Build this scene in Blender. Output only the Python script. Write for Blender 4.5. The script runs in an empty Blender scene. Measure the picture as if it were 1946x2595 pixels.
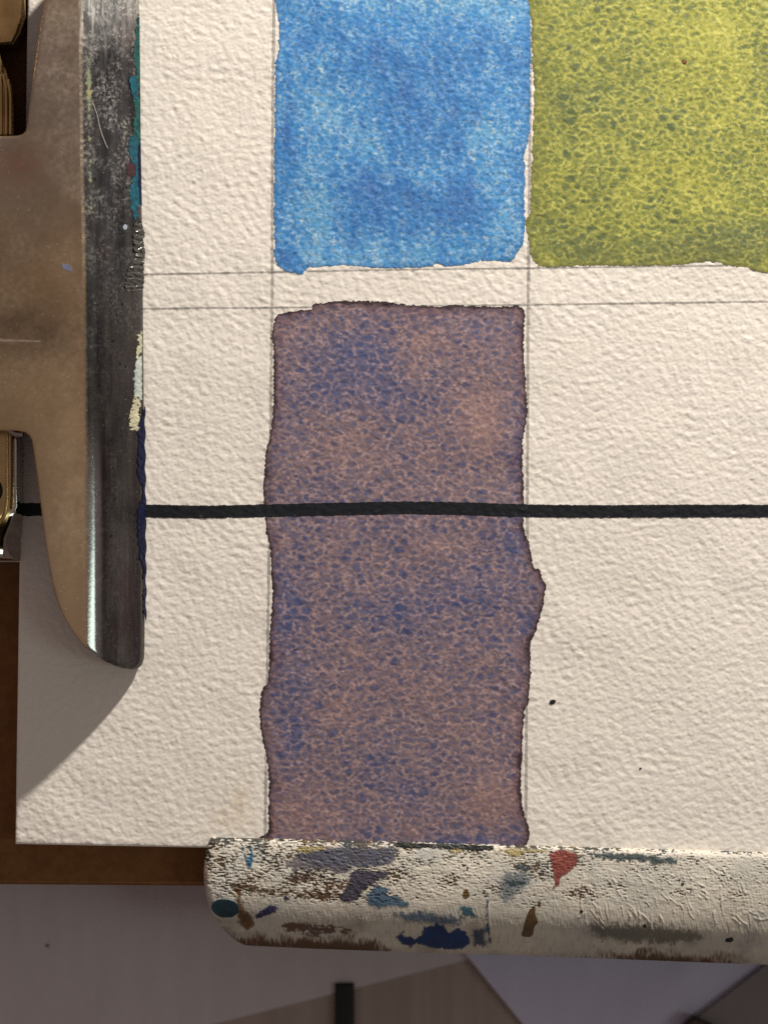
import bpy, bmesh, math
import numpy as np

# ------------------------------------------------------------------ scene, camera, light
sc = bpy.context.scene
COL = sc.collection
MM = 0.001
D = 250.0                 # camera height above the paper, mm
K = 0.04                  # mm per photograph pixel on the paper
CU, CV = 973.0, 1297.5    # centre of the photograph

cam_d = bpy.data.cameras.new("camera")
cam = bpy.data.objects.new("camera", cam_d)
COL.objects.link(cam)
cam.location = (0, 0, D * MM)
cam_d.sensor_fit = 'VERTICAL'
cam_d.sensor_height = 36.0
cam_d.lens = 36.0 * D / (2595 * K)
cam_d.clip_start = 0.01
cam_d.clip_end = 20.0
cam_d.dof.use_dof = True
cam_d.dof.focus_distance = (D - 0.5) * MM
cam_d.dof.aperture_fstop = 13.0
sc.camera = cam
sc.render.resolution_x, sc.render.resolution_y = 767, 1024

world = bpy.data.worlds.new("World")
sc.world = world
world.use_nodes = True
bg = world.node_tree.nodes["Background"]
bg.inputs["Color"].default_value = (0.212, 0.170, 0.156, 1)
bg.inputs["Strength"].default_value = 0.88

def lamp(name, kind, loc, energy, color):
    d = bpy.data.lights.new(name, kind)
    d.energy = energy
    d.color = color
    o = bpy.data.objects.new(name, d)
    COL.objects.link(o)
    o.location = [c * MM for c in loc]
    return o
key = lamp("low_lamp", 'POINT', (142, 282, 104), 8.9, (1.0, 0.948, 0.855))
key.data.shadow_soft_size = 0.0065
# pale window beside the table: the streak on the bend of the chrome clip
win = lamp("window_light", 'AREA', (560, -105, 560), 0.42, (0.78, 1.0, 0.86))
win.data.shape = 'RECTANGLE'
win.data.size = 0.15
win.data.size_y = 0.26
def aim(o, tx, ty, tz):
    from mathutils import Vector
    d = Vector((tx * MM, ty * MM, tz * MM)) - o.location
    o.rotation_euler = d.to_track_quat('-Z', 'Y').to_euler()
aim(win, -30, -8, 4)
win.rotation_euler.rotate_axis('Z', math.radians(22))

sc.view_settings.view_transform = 'Standard'
sc.view_settings.look = 'None'
sc.view_settings.exposure = 0.0
sc.view_settings.gamma = 1.0
sc.render.engine = 'CYCLES'
sc.cycles.max_bounces = 6
sc.cycles.use_denoising = False
sc.cycles.sample_clamp_indirect = 1.5
sc.cycles.caustics_reflective = False
sc.cycles.caustics_refractive = False

# ------------------------------------------------------------------ helpers: pixels, noise rasters
def unproj(u, v, z=0.0):
    """photograph pixel at height z (mm) -> place (mm)"""
    s = (D - z) / D
    return (u - CU) * K * s, (CV - v) * K * s

RX0, RX1, RY0, RY1, RS = -46.0, 66.5, -48.0, 78.0, 0.06
NX, NY = 1875, 2100
_kx = np.fft.rfftfreq(NX, RS)[None, :]
_ky = np.fft.fftfreq(NY, RS)[:, None]

def band(seed, wl, bw=0.45, ax=1.0, ay=1.0, rot=0.0):
    """band-limited noise, unit deviation; ax>1 stretches features along x (after rot)"""
    rng = np.random.default_rng(seed)
    w = np.fft.rfft2(rng.standard_normal((NY, NX)).astype(np.float32))
    c, s = math.cos(rot), math.sin(rot)
    k = np.sqrt(((_kx * c + _ky * s) * ax) ** 2 + ((-_kx * s + _ky * c) * ay) ** 2) + 1e-9
    f = np.exp(-np.log(k * wl) ** 2 / (2 * bw * bw))
    r = np.fft.irfft2(w * f, s=(NY, NX)).astype(np.float32)
    return r / r.std()

def cells(seed, cx, cy, jit=1.0, warp=0.28):
    """distance to jittered points (pits), in cell units, and a random value per nearest pit"""
    rng = np.random.default_rng(seed)
    gx, gy = int((RX1 - RX0) / cx) + 5, int((RY1 - RY0) / cy) + 3
    jx, jy = [(0.5 + jit * (rng.random((gy, gx)) - 0.5)).astype(np.float32) for _ in (0, 1)]
    jx[::2] += 0.5
    rv = rng.random((gy, gx)).astype(np.float32)
    X = ((np.arange(NX) * RS) / cx + 2)[None, :].astype(np.float32) + warp * band(seed + 1, 2.2)
    Y = ((np.arange(NY) * RS) / cy + 1)[:, None].astype(np.float32) + warp * band(seed + 2, 2.2)
    X = np.clip(X, 2, gx - 2.001); Y = np.clip(Y, 1, gy - 2.001)
    ix, iy = X.astype(np.int32), Y.astype(np.int32)
    best = np.full((NY, NX), 9.0, np.float32); val = np.zeros((NY, NX), np.float32)
    sec = np.full((NY, NX), 9.0, np.float32)
    for dy in (-1, 0, 1):
        for dx in (-2, -1, 0, 1):
            a, b = iy + dy, ix + dx
            d = np.hypot(b + jx[a, b] - X, a + jy[a, b] - Y)
            m = d < best
            sec = np.where(m, best, np.minimum(sec, d))
            best[m] = d[m]; val[m] = rv[a, b][m]
    return best, val, sec - best

def sample(F, X, Y):
    fx = np.clip((np.asarray(X) - RX0) / RS, 0, NX - 1.01)
    fy = np.clip((np.asarray(Y) - RY0) / RS, 0, NY - 1.01)
    ix, iy = fx.astype(np.int64), fy.astype(np.int64)
    tx, ty = fx - ix, fy - iy
    return (F[iy, ix] * (1 - tx) * (1 - ty) + F[iy, ix + 1] * tx * (1 - ty)
            + F[iy + 1, ix] * (1 - tx) * ty + F[iy + 1, ix + 1] * tx * ty)

# paper tooth, and where pigment settles on it: cells of pooled pigment parted by pale ridges
_, cell_v, gap1 = cells(11, 1.06, 0.74, 0.95, 0.14)
pit_d, pit_v, gap2 = cells(14, 0.66, 0.50)
pits = -np.exp(-(pit_d / 0.42) ** 2) * (0.35 + 0.9 * pit_v)
pits = (pits - pits.mean()) / pits.std()
grain1 = band(21, 1.08, 0.30, 1.25, 1.0, -0.35)
grain2 = band(22, 0.55, 0.42, 1.2, 1.0, -0.35)
grain3 = band(23, 0.26, 0.35)
TOOTH = 0.26 * pits + 0.62 * grain1 + 0.40 * grain2 + 0.15 * grain3
TOOTH = (TOOTH / TOOTH.std()).astype(np.float32)
hollow = band(24, 0.75, 0.30, 1.40, 1.0, 0.1)
g = gap1 + 0.12 * grain2 + 0.13 * grain3
core = np.clip((g + 0.05) / 0.95, 0, 1)
core = core * core * (3 - 2 * core)
PIG = core * (0.55 + 0.50 * cell_v) + 0.04 * hollow + 0.05 * grain3
PIG = (0.42 + 0.20 * (PIG - PIG.mean()) / PIG.std()).astype(np.float32)
core = (core - core.mean()) / core.std()
WEB = np.exp(-(np.maximum(g, 0) / 0.19) ** 2) * np.clip(0.62 + 0.34 * band(41, 2.2), 0.1, 1) * np.clip(0.85 + 0.30 * grain3, 0, 1.3)
WEB = np.clip(WEB, 0, 1).astype(np.float32)
fil = np.exp(-((gap1 + 0.10 * grain3 + 0.07 * grain2) / 0.12) ** 2) * np.clip(0.62 + 0.40 * band(43, 2.2), 0.0, 1)
ridge = np.clip((-hollow - 0.35) / 1.2, 0, 1) * np.clip(0.6 + 0.5 * grain3, 0, 1)
PIG_G, WEB_G = np.ascontiguousarray(PIG[::-1, ::-1]), np.ascontiguousarray(WEB[::-1, ::-1])
# the blue settles less evenly: wispy veins, running mostly downwards
vein = np.exp(-((band(46, 1.5, 0.40, 0.75, 1.25, 0.15) + 0.35 * grain2 + 0.25 * grain3) / 0.22) ** 2) * np.clip(0.45 + 0.55 * band(47, 2.6, 0.4, 0.8, 1.5), 0, 1)
vein2 = np.exp(-((band(48, 0.8, 0.40, 0.9, 1.1) + 0.30 * grain3) / 0.20) ** 2) * np.clip(0.30 + 0.55 * band(49, 2.0), 0, 1)
PIG_B = (0.45 + 0.20 * (0.25 * hollow + 0.30 * core + 0.35 * grain2 + 0.30 * grain3 + 0.55 * band(50, 3.0, 0.5, 0.7, 1.3))).astype(np.float32)
WEB_B = np.clip((1.05 * vein + 0.85 * vein2 + 0.40 * fil + 0.30 * ridge) * np.clip(0.85 + 0.35 * grain3, 0, 1.3), 0, 1).astype(np.float32)
BROAD = band(31, 11.0, 0.5)
BROAD2 = band(32, 4.5, 0.5)
EDGE = 0.6 * band(33, 0.55, 0.5) + 0.5 * band(34, 1.6, 0.5)
FINE = grain3
AMP = 0.0128                       # paper tooth, mm
def cockle(X, Y):
    return 0.018 * sample(BROAD, X, Y)

# ------------------------------------------------------------------ helpers: meshes
def smooth_path(pts, n=6, closed=True):
    p = np.array(pts, float)
    N = len(p)
    out = []
    rng = range(N) if closed else range(N - 1)
    for i in rng:
        if closed:
            a, b, c, d = p[(i - 1) % N], p[i], p[(i + 1) % N], p[(i + 2) % N]
        else:
            a, b, c, d = p[max(i - 1, 0)], p[i], p[i + 1], p[min(i + 2, N - 1)]
        for k in range(n):
            t = k / n
            out.append(0.5 * (2 * b + (c - a) * t + (2 * a - 5 * b + 4 * c - d) * t * t + (3 * b - a - 3 * c + d) * t ** 3))
    if not closed:
        out.append(p[-1])
    return np.array(out)

def poly_sdf(X, Y, poly):
    """signed distance, positive inside"""
    d2 = np.full(X.shape, 1e18)
    ins = np.zeros(X.shape, bool)
    P = np.asarray(poly, float)
    Q = np.roll(P, -1, 0)
    for (ax, ay), (bx, by) in zip(P, Q):
        ex, ey = bx - ax, by - ay
        L = ex * ex + ey * ey
        if L < 1e-12:
            continue
        t = np.clip(((X - ax) * ex + (Y - ay) * ey) / L, 0, 1)
        np.minimum(d2, (X - ax - t * ex) ** 2 + (Y - ay - t * ey) ** 2, out=d2)
        if ey != 0:
            c = ((ay > Y) != (by > Y)) & (X < ex * (Y - ay) / ey + ax)
            ins ^= c
    return np.where(ins, 1, -1) * np.sqrt(d2)

def line_dist(X, Y, path):
    d2 = np.full(np.shape(X), 1e18)
    for (ax, ay), (bx, by) in zip(path[:-1], path[1:]):
        ex, ey = bx - ax, by - ay
        t = np.clip(((X - ax) * ex + (Y - ay) * ey) / max(ex * ex + ey * ey, 1e-12), 0, 1)
        np.minimum(d2, (X - ax - t * ex) ** 2 + (Y - ay - t * ey) ** 2, out=d2)
    return np.sqrt(d2)

def march(X, Y, F):
    """tensor grid X,Y with field F -> points, triangles, field of the region F>0, cut cleanly at F=0"""
    ny, nx = X.shape
    F = np.where(np.abs(F) < 1e-6, 1e-6, F)
    idx = np.arange(ny * nx).reshape(ny, nx)
    a, b, c, d = idx[:-1, :-1].ravel(), idx[:-1, 1:].ravel(), idx[1:, 1:].ravel(), idx[1:, :-1].ravel()
    T = np.concatenate([np.stack([a, b, c], 1), np.stack([a, c, d], 1)])
    f = F.ravel()
    x, y = X.ravel(), Y.ravel()
    s = f[T] > 0
    n = s.sum(1)
    full = T[n == 3]
    mixT, mixS = T[(n == 1) | (n == 2)], s[(n == 1) | (n == 2)]
    if len(mixT):
        one = mixS.sum(1) == 1
        odd = np.where(one, mixS.argmax(1), (~mixS).argmax(1))
        r = np.arange(len(mixT))
        o, p, q = mixT[r, odd], mixT[r, (odd + 1) % 3], mixT[r, (odd + 2) % 3]
        E = np.concatenate([np.stack([np.minimum(o, p), np.maximum(o, p)], 1), np.stack([np.minimum(o, q), np.maximum(o, q)], 1)])
        key_ = E[:, 0] * (ny * nx) + E[:, 1]
        uk, inv = np.unique(key_, return_inverse=True)
        e0, e1 = uk // (ny * nx), uk % (ny * nx)
        t = np.clip(f[e0] / (f[e0] - f[e1]), 0.02, 0.98)
        nxv, nyv = x[e0] + t * (x[e1] - x[e0]), y[e0] + t * (y[e1] - y[e0])
        base = ny * nx
        c1, c2 = base + inv[:len(mixT)], base + inv[len(mixT):]
        t1 = np.stack([o, c1, c2], 1)[one]
        m = ~one
        t2 = np.stack([c1, p, q], 1)[m]
        t3 = np.stack([c1, q, c2], 1)[m]
        tris = np.concatenate([full, t1, t2, t3])
        x = np.concatenate([x, nxv]); y = np.concatenate([y, nyv]); f = np.concatenate([f, np.zeros(len(uk))])
    else:
        tris = full
    used, inv = np.unique(tris, return_inverse=True)
    return x[used], y[used], f[used], inv.reshape(-1, 3)

def border_edges(tris):
    e = np.concatenate([tris[:, [0, 1]], tris[:, [1, 2]], tris[:, [2, 0]]])
    k = np.minimum(e[:, 0], e[:, 1]) * (1 << 32) + np.maximum(e[:, 0], e[:, 1])
    _, first, cnt = np.unique(k, return_index=True, return_counts=True)
    return e[first[cnt == 1]]

def mesh_obj(name, x, y, z, tris, mat, parent=None, attrs=None, skirt=None, smooth=True):
    """arrays in mm -> one mesh object; skirt: drop the border down to this height"""
    n0 = len(x)
    tris = np.asarray(tris, np.int64)
    if skirt is not None:
        e = border_edges(tris)
        bv, inv = np.unique(e, return_inverse=True)
        inv = inv.reshape(-1, 2)
        n1 = n0 + len(bv)
        x = np.concatenate([x, x[bv], x[bv]]); y = np.concatenate([y, y[bv], y[bv]])
        z = np.concatenate([z, z[bv] - 0.004, np.full(len(bv), skirt) if np.isscalar(skirt) else skirt[bv]])
        A, B = n0 + inv[:, 0], n0 + inv[:, 1]
        C_, D_ = n1 + inv[:, 0], n1 + inv[:, 1]
        tris = np.concatenate([tris, np.stack([B, A, C_], 1), np.stack([B, C_, D_], 1)])
        if attrs:
            attrs = {k: np.concatenate([v, v[bv], v[bv]]) for k, v in attrs.items()}
    me = bpy.data.meshes.new(name)
    co = np.stack([x, y, z], 1).astype(np.float32) * MM
    me.vertices.add(len(co))
    me.vertices.foreach_set("co", co.ravel())
    me.loops.add(len(tris) * 3)
    me.loops.foreach_set("vertex_index", tris.ravel().astype(np.int32))
    me.polygons.add(len(tris))
    me.polygons.foreach_set("loop_start", (np.arange(len(tris)) * 3).astype(np.int32))
    if smooth:
        me.polygons.foreach_set("use_smooth", np.ones(len(tris), bool))
    for k, v in (attrs or {}).items():
        at = me.attributes.new(k, 'FLOAT', 'POINT')
        at.data.foreach_set("value", np.asarray(v, np.float32))
    me.update(calc_edges=True)
    me.validate()
    return link(name, me, mat, parent)

def link(name, me, mat, parent=None):
    o = bpy.data.objects.new(name, me)
    COL.objects.link(o)
    if mat is not None:
        me.materials.append(mat)
    if parent is not None:
        o.parent = parent
        if parent.parent is None:         # meshes are written in place; undo the thing's offset
            o.location = [-c for c in parent.location]
    return o

def tag(o, label, cat=None, group=None, kind=None):
    if label: o["label"] = label
    if cat: o["category"] = cat
    if group: o["group"] = group
    if kind: o["kind"] = kind
    return o

def empty(name, loc_mm):
    o = bpy.data.objects.new(name, None)
    COL.objects.link(o)
    o.location = [c * MM for c in loc_mm]
    o.empty_display_size = 0.005
    return o

def bm_obj(name, bm, mat, parent=None, smooth=True):
    me = bpy.data.meshes.new(name)
    bmesh.ops.recalc_face_normals(bm, faces=bm.faces)
    bm.to_mesh(me); bm.free()
    if smooth:
        for p in me.polygons: p.use_smooth = True
    return link(name, me, mat, parent)

def prism_bm(top, zt, base, zb, bevel=0.0, seg=3):
    """ruled solid between a top outline and a base outline (mm), same count"""
    bm = bmesh.new()
    t = [bm.verts.new((a * MM, b * MM, zt * MM)) for a, b in top]
    d = [bm.verts.new((a * MM, b * MM, zb * MM)) for a, b in base]
    n = len(t)
    ft = bm.faces.new(t); bm.faces.new(list(reversed(d)))
    for i in range(n):
        bm.faces.new((t[i], d[i], d[(i + 1) % n], t[(i + 1) % n]))
    if bevel:
        es = [e for e in bm.edges if e in set(ft.edges)]
        bmesh.ops.bevel(bm, geom=es, offset=bevel * MM, segments=seg, profile=0.5, affect='EDGES', clamp_overlap=True)
    return bm

def tube_bm(path, r, seg=10, taper=None):
    """path: list of (x,y,z) mm"""
    from mathutils import Vector
    bm = bmesh.new()
    P = [Vector(p) for p in path]
    rings = []
    for i, p in enumerate(P):
        t = (P[min(i + 1, len(P) - 1)] - P[max(i - 1, 0)]).normalized()
        up = Vector((0, 0, 1)) if abs(t.z) < 0.9 else Vector((1, 0, 0))
        s = t.cross(up).normalized(); w = s.cross(t).normalized()
        rr = r * (taper(i / (len(P) - 1)) if taper else 1)
        rings.append([bm.verts.new((p + s * (rr * math.cos(a)) + w * (rr * math.sin(a))) * MM)
                      for a in [2 * math.pi * k / seg for k in range(seg)]])
    for a, b in zip(rings[:-1], rings[1:]):
        for k in range(seg):
            bm.faces.new((a[k], a[(k + 1) % seg], b[(k + 1) % seg], b[k]))
    bm.faces.new(list(reversed(rings[0]))); bm.faces.new(rings[-1])
    return bm

# ------------------------------------------------------------------ helpers: materials
class Mat:
    def __init__(self, name):
        self.m = bpy.data.materials.new(name)
        self.m.use_nodes = True
        self.t = self.m.node_tree
        self.b = self.t.nodes["Principled BSDF"]
        tc = self.t.nodes.new("ShaderNodeTexCoord")
        vm = self.t.nodes.new("ShaderNodeVectorMath"); vm.operation = 'SCALE'
        vm.inputs["Scale"].default_value = 1000.0
        self.t.links.new(tc.outputs["Object"], vm.inputs[0])
        self.mm = vm.outputs[0]
    def put(self, sock, v):
        if hasattr(v, "is_linked") or isinstance(v, bpy.types.NodeSocket):
            self.t.links.new(v, sock)
        elif isinstance(v, (tuple, list)):
            sock.default_value = (*v, 1) if len(v) == 3 and sock.type == 'RGBA' else v
        else:
            sock.default_value = v
    def set(self, **kw):
        for k, v in kw.items():
            self.put(self.b.inputs[k.replace("_", " ")], v)
        return self
    def attr(self, n):
        a = self.t.nodes.new("ShaderNodeAttribute"); a.attribute_name = n
        return a.outputs["Fac"]
    def noise(self, scale, detail=3.0, rough=0.55, stretch=None, rot=0.0, dist=0.0):
        n = self.t.nodes.new("ShaderNodeTexNoise")
        v = self.mm
        if stretch or rot:
            mp = self.t.nodes.new("ShaderNodeMapping")
            mp.inputs["Scale"].default_value = stretch or (1, 1, 1)
            mp.inputs["Rotation"].default_value = (0, 0, rot)
            self.t.links.new(v, mp.inputs["Vector"]); v = mp.outputs[0]
        self.t.links.new(v, n.inputs["Vector"])
        n.inputs["Scale"].default_value = scale
        n.inputs["Detail"].default_value = detail
        n.inputs["Roughness"].default_value = rough
        n.inputs["Distortion"].default_value = dist
        return n.outputs["Fac"]
    def voro(self, scale, feature='F1', stretch=None, rot=0.0, rnd=1.0):
        n = self.t.nodes.new("ShaderNodeTexVoronoi"); n.feature = feature
        v = self.mm
        if stretch or rot:
            mp = self.t.nodes.new("ShaderNodeMapping")
            mp.inputs["Scale"].default_value = stretch or (1, 1, 1)
            mp.inputs["Rotation"].default_value = (0, 0, rot)
            self.t.links.new(v, mp.inputs["Vector"]); v = mp.outputs[0]
        self.t.links.new(v, n.inputs["Vector"])
        n.inputs["Scale"].default_value = scale
        n.inputs["Randomness"].default_value = rnd
        return n.outputs["Distance"]
    def ramp(self, v, a, b, lo=0.0, hi=1.0, smooth=True):
        n = self.t.nodes.new("ShaderNodeMapRange")
        n.interpolation_type = 'SMOOTHSTEP' if smooth else 'LINEAR'
        for k, x in zip(("Value", "From Min", "From Max", "To Min", "To Max"), (v, a, b, lo, hi)):
            self.put(n.inputs[k], x)
        return n.outputs["Result"]
    def math(self, op, a, b=0.0, c=None, clamp=False):
        n = self.t.nodes.new("ShaderNodeMath"); n.operation = op; n.use_clamp = clamp
        self.put(n.inputs[0], a); self.put(n.inputs[1], b)
        if c is not None: self.put(n.inputs[2], c)
        return n.outputs[0]
    def mix(self, f, a, b, mode='MIX'):
        n = self.t.nodes.new("ShaderNodeMix"); n.data_type = 'RGBA'; n.blend_type = mode
        self.put(n.inputs[0], f); self.put(n.inputs[6], a); self.put(n.inputs[7], b)
        return n.outputs[2]
    def bump(self, h, dist_mm, strength=1.0):
        n = self.t.nodes.new("ShaderNodeBump")
        n.inputs["Distance"].default_value = dist_mm * MM
        n.inputs["Strength"].default_value = strength
        self.put(n.inputs["Height"], h)
        self.t.links.new(n.outputs[0], self.b.inputs["Normal"])
        return self
    def fade(self, fac):
        """let the ground below show through where fac is low"""
        tr = self.t.nodes.new("ShaderNodeBsdfTransparent")
        mx = self.t.nodes.new("ShaderNodeMixShader")
        self.put(mx.inputs[0], fac)
        self.t.links.new(tr.outputs[0], mx.inputs[1]); self.t.links.new(self.b.outputs[0], mx.inputs[2])
        self.t.links.new(mx.outputs[0], self.t.nodes["Material Output"].inputs["Surface"])
        return self

# paper
def mat_paper():
    m = Mat("cold_press_paper")
    big = m.noise(0.06, 3)
    c = m.mix(m.ramp(big, 0.35, 0.7), (0.825, 0.762, 0.70), (0.80, 0.738, 0.672))
    fib = m.noise(3.2, 4, 0.65, (1, 2.2, 1), 0.6)
    c = m.mix(m.ramp(fib, 0.35, 0.75, 0, 0.14), c, (0.68, 0.62, 0.55))
    m.set(Base_Color=c, Roughness=0.85, Specular_IOR_Level=0.25)
    return m.bump(m.math('ADD', m.noise(4.2, 5, 0.7), m.noise(2.4, 4, 0.7, (0.7, 1.8, 1), 0.55)), 0.011).m

def mat_swatch(kind):
    m = Mat(kind + "_watercolour")
    edge = m.attr("edge"); web = m.attr("web"); pig = m.attr("pigment")
    fine = m.noise(3.4, 5, 0.7)
    pool = m.attr("pool")
    big = m.noise(0.075, 3, 0.6)
    big2 = m.noise(0.26, 3, 0.6, (1.0, 0.8, 1))
    p = m.math('ADD', pig, m.ramp(fine, 0.2, 0.8, -0.06, 0.06, False))
    p = m.math('ADD', p, m.math('MULTIPLY', pool, {'violet': 0.22, 'blue': 0.42, 'green': 0.24}[kind]))
    w = m.math('MULTIPLY', web, m.ramp(fine, 0.30, 0.66, 0.65, 1.0))
    if kind == "violet":
        p = m.math('ADD', p, m.ramp(big, 0.3, 0.7, -0.08, 0.08, False))
        p = m.math('ADD', p, m.ramp(big2, 0.3, 0.7, -0.12, 0.12, False))
        c = m.mix(m.ramp(p, 0.0, 0.60), (0.228, 0.145, 0.155), (0.145, 0.113, 0.166))
        c = m.mix(m.ramp(p, 0.42, 1.10), c, (0.046, 0.058, 0.160))
        c = m.mix(m.ramp(pool, 0.05, 1.0, 0.0, 0.62), c, (0.066, 0.082, 0.200))
        c = m.mix(m.ramp(pool, -0.9, -0.1, 0.45, 0.0), c, (0.320, 0.182, 0.152))
        c = m.mix(m.math('MULTIPLY', w, m.ramp(p, 0.2, 0.9, 0.74, 0.64)), c, (0.580, 0.370, 0.330))
        ev = m.math('MULTIPLY', edge, m.ramp(m.noise(0.45, 3), 0.35, 0.65, 1.7, 0.65))
        e1 = m.ramp(ev, 0.12, 0.44, 1, 0); e2 = m.ramp(ev, 0.2, 1.5, 1, 0)
        c = m.mix(m.math('MULTIPLY', e2, 0.48), c, (0.085, 0.024, 0.036))
        c = m.mix(m.math('MULTIPLY', e1, 0.96), c, (0.026, 0.008, 0.010))
        m.set(Roughness=0.56, Specular_IOR_Level=0.75)
    elif kind == "blue":
        big3 = m.noise(0.16, 3, 0.6, (1.5, 0.55, 1), 0.12)
        p = m.math('ADD', p, m.ramp(big, 0.3, 0.7, -0.10, 0.18, False))
        p = m.math('ADD', p, m.ramp(big3, 0.3, 0.7, -0.26, 0.30, False))
        c = m.mix(m.ramp(p, 0.0, 0.55), (0.060, 0.305, 0.610), (0.016, 0.208, 0.545))
        c = m.mix(m.ramp(p, 0.48, 1.2), c, (0.006, 0.125, 0.415))
        c = m.mix(m.ramp(pool, -1.0, -0.1, 0.12, 0.0), c, (0.180, 0.400, 0.600))
        c = m.mix(m.ramp(pool, 0.1, 1.0, 0.0, 0.26), c, (0.010, 0.138, 0.455))
        v = m.math('MULTIPLY', w, m.ramp(p, 0.10, 0.85, 1.0, 0.30))
        c = m.mix(v, c, (0.62, 0.73, 0.72))
        e1 = m.ramp(edge, 0.0, 0.5, 1, 0)
        c = m.mix(m.math('MULTIPLY', e1, 0.6), c, (0.010, 0.140, 0.36))
        m.set(Roughness=0.56, Specular_IOR_Level=1.0)
    else:
        p = m.math('ADD', p, m.ramp(big, 0.3, 0.7, -0.14, 0.14, False))
        p = m.math('ADD', p, m.ramp(big2, 0.3, 0.7, -0.14, 0.16, False))
        c = m.mix(m.ramp(p, 0.0, 0.60), (0.375, 0.370, 0.050), (0.205, 0.230, 0.036))
        c = m.mix(m.ramp(p, 0.42, 1.05), c, (0.090, 0.122, 0.036))
        c = m.mix(m.ramp(pool, 0.1, 1.2, 0.0, 0.60), c, (0.115, 0.140, 0.036))
        c = m.mix(m.math('MULTIPLY', w, m.ramp(p, 0.2, 0.9, 0.85, 0.60)), c, (0.660, 0.615, 0.130))
        e1 = m.ramp(edge, 0.0, 0.45, 1, 0); e2 = m.ramp(edge, 0.2, 3.0, 1, 0)
        c = m.mix(m.math('MULTIPLY', e2, 0.32), c, (0.185, 0.180, 0.016))
        c = m.mix(m.math('MULTIPLY', e1, 0.55), c, (0.125, 0.125, 0.010))
        m.set(Roughness=0.55, Specular_IOR_Level=1.0)
    m.set(Base_Color=c)
    return m.bump(m.noise(4.5, 5, 0.7), 0.012).m

def mat_pencil(strength):
    m = Mat("graphite")
    g = m.math('ADD', m.math('MULTIPLY', m.attr("tooth"), 0.10), m.noise(3.5, 4, 0.7))
    m.set(Base_Color=(0.15, 0.145, 0.14), Roughness=0.6)
    f = m.math('MULTIPLY', m.ramp(g, 0.22, 0.72, 0.55, 1.0), m.attr("fade"))
    return m.fade(m.math('MULTIPLY', f, strength)).m

def mat_ink():
    m = Mat("black_ink")
    g = m.noise(1.4, 5, 0.65)
    c = m.mix(m.ramp(g, 0.45, 0.85), (0.006, 0.007, 0.011), (0.013, 0.015, 0.022))
    n2 = m.math('MULTIPLY', m.ramp(m.attr("tooth"), 1.6, 2.6), m.ramp(m.noise(0.25, 2), 0.5, 0.62))
    c = m.mix(m.math('MULTIPLY', n2, 0.35), c, (0.2, 0.2, 0.2))
    m.set(Base_Color=c, Roughness=0.6, Specular_IOR_Level=0.3)
    m.bump(m.noise(4, 4), 0.01)
    return m.fade(0.95).m

def mat_plain(name, col, col2=None, rough=0.6, scale=0.8, metallic=0.0, bump=None, spec=0.4, stretch=None):
    m = Mat(name)
    c = m.mix(m.ramp(m.noise(scale, 5, 0.65, stretch), 0.32, 0.7), col, col2 or tuple(x * 0.7 for x in col))
    m.set(Base_Color=c, Roughness=rough, Metallic=metallic, Specular_IOR_Level=spec)
    if bump: m.bump(m.noise(bump[0], 4, 0.6, stretch), bump[1])
    return m.m

def plate_colour(m):
    big = m.noise(0.05, 3, 0.5, (1, 0.8, 1))
    sm = m.noise(1.8, 6, 0.75)
    c = m.mix(m.ramp(big, 0.35, 0.65), (0.68, 0.525, 0.335), (0.60, 0.445, 0.262))
    up_ = m.math('ADD', m.attr("along"), m.ramp(m.noise(0.08, 3), 0.2, 0.8, -0.2, 0.2, False))
    c = m.mix(m.ramp(up_, 0.18, 0.52, 0.75, 0.0), c, (0.50, 0.425, 0.36))  # greyer towards the top: a reflected tone put into the colour
    red = m.math('MULTIPLY', m.ramp(m.noise(0.13, 2), 0.54, 0.70), m.ramp(sm, 0.45, 0.7))
    c = m.mix(m.math('MULTIPLY', red, 0.5), c, (0.46, 0.22, 0.20))
    c = m.mix(m.math('MULTIPLY', m.attr("dark_reflection"), m.ramp(m.noise(0.5, 4), 0.3, 0.7, 0.45, 0.95), clamp=True), c, (0.34, 0.245, 0.165))  # dark band of the mirrored room, painted into the metal's colour
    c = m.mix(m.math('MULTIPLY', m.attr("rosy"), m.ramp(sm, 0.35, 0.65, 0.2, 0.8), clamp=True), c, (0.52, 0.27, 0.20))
    c = m.mix(m.math('MULTIPLY', m.attr("gold_sheen"), m.ramp(m.noise(0.4, 4), 0.3, 0.7, 0.55, 1.0), clamp=True), c, (0.92, 0.70, 0.43))  # golden reflections on the plate, painted into the metal's colour
    dots = m.ramp(m.voro(1.3, stretch=(1, 1.6, 1), rot=0.6), 0.05, 0.14, 1, 0)
    dots = m.math('MULTIPLY', dots, m.ramp(m.noise(0.20, 3), 0.44, 0.60))
    dots2 = m.math('MULTIPLY', m.ramp(m.voro(0.5), 0.02, 0.045, 1, 0), 1.0)
    scr = m.math('MULTIPLY', m.ramp(m.noise(2.2, 3, 0.6, (0.9, 0.10, 1), 0.75), 0.68, 0.76), m.ramp(m.noise(0.25, 2), 0.5, 0.62))
    dirt = m.math('MAXIMUM', m.math('MAXIMUM', m.math('MULTIPLY', dots, 0.8), dots2), m.math('MULTIPLY', scr, 0.5))
    film = m.math('MULTIPLY', m.ramp(m.noise(0.09, 3), 0.42, 0.70), m.ramp(sm, 0.30, 0.75, 0.10, 0.65))
    film = m.math('MULTIPLY', film, m.ramp(up_, 0.15, 0.6, 1.2, 0.35))
    dirt = m.math('MAXIMUM', dirt, film)
    c = m.mix(m.math('MULTIPLY', dirt, 0.65), c, (0.56, 0.48, 0.41))
    return c, dirt, sm

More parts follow.
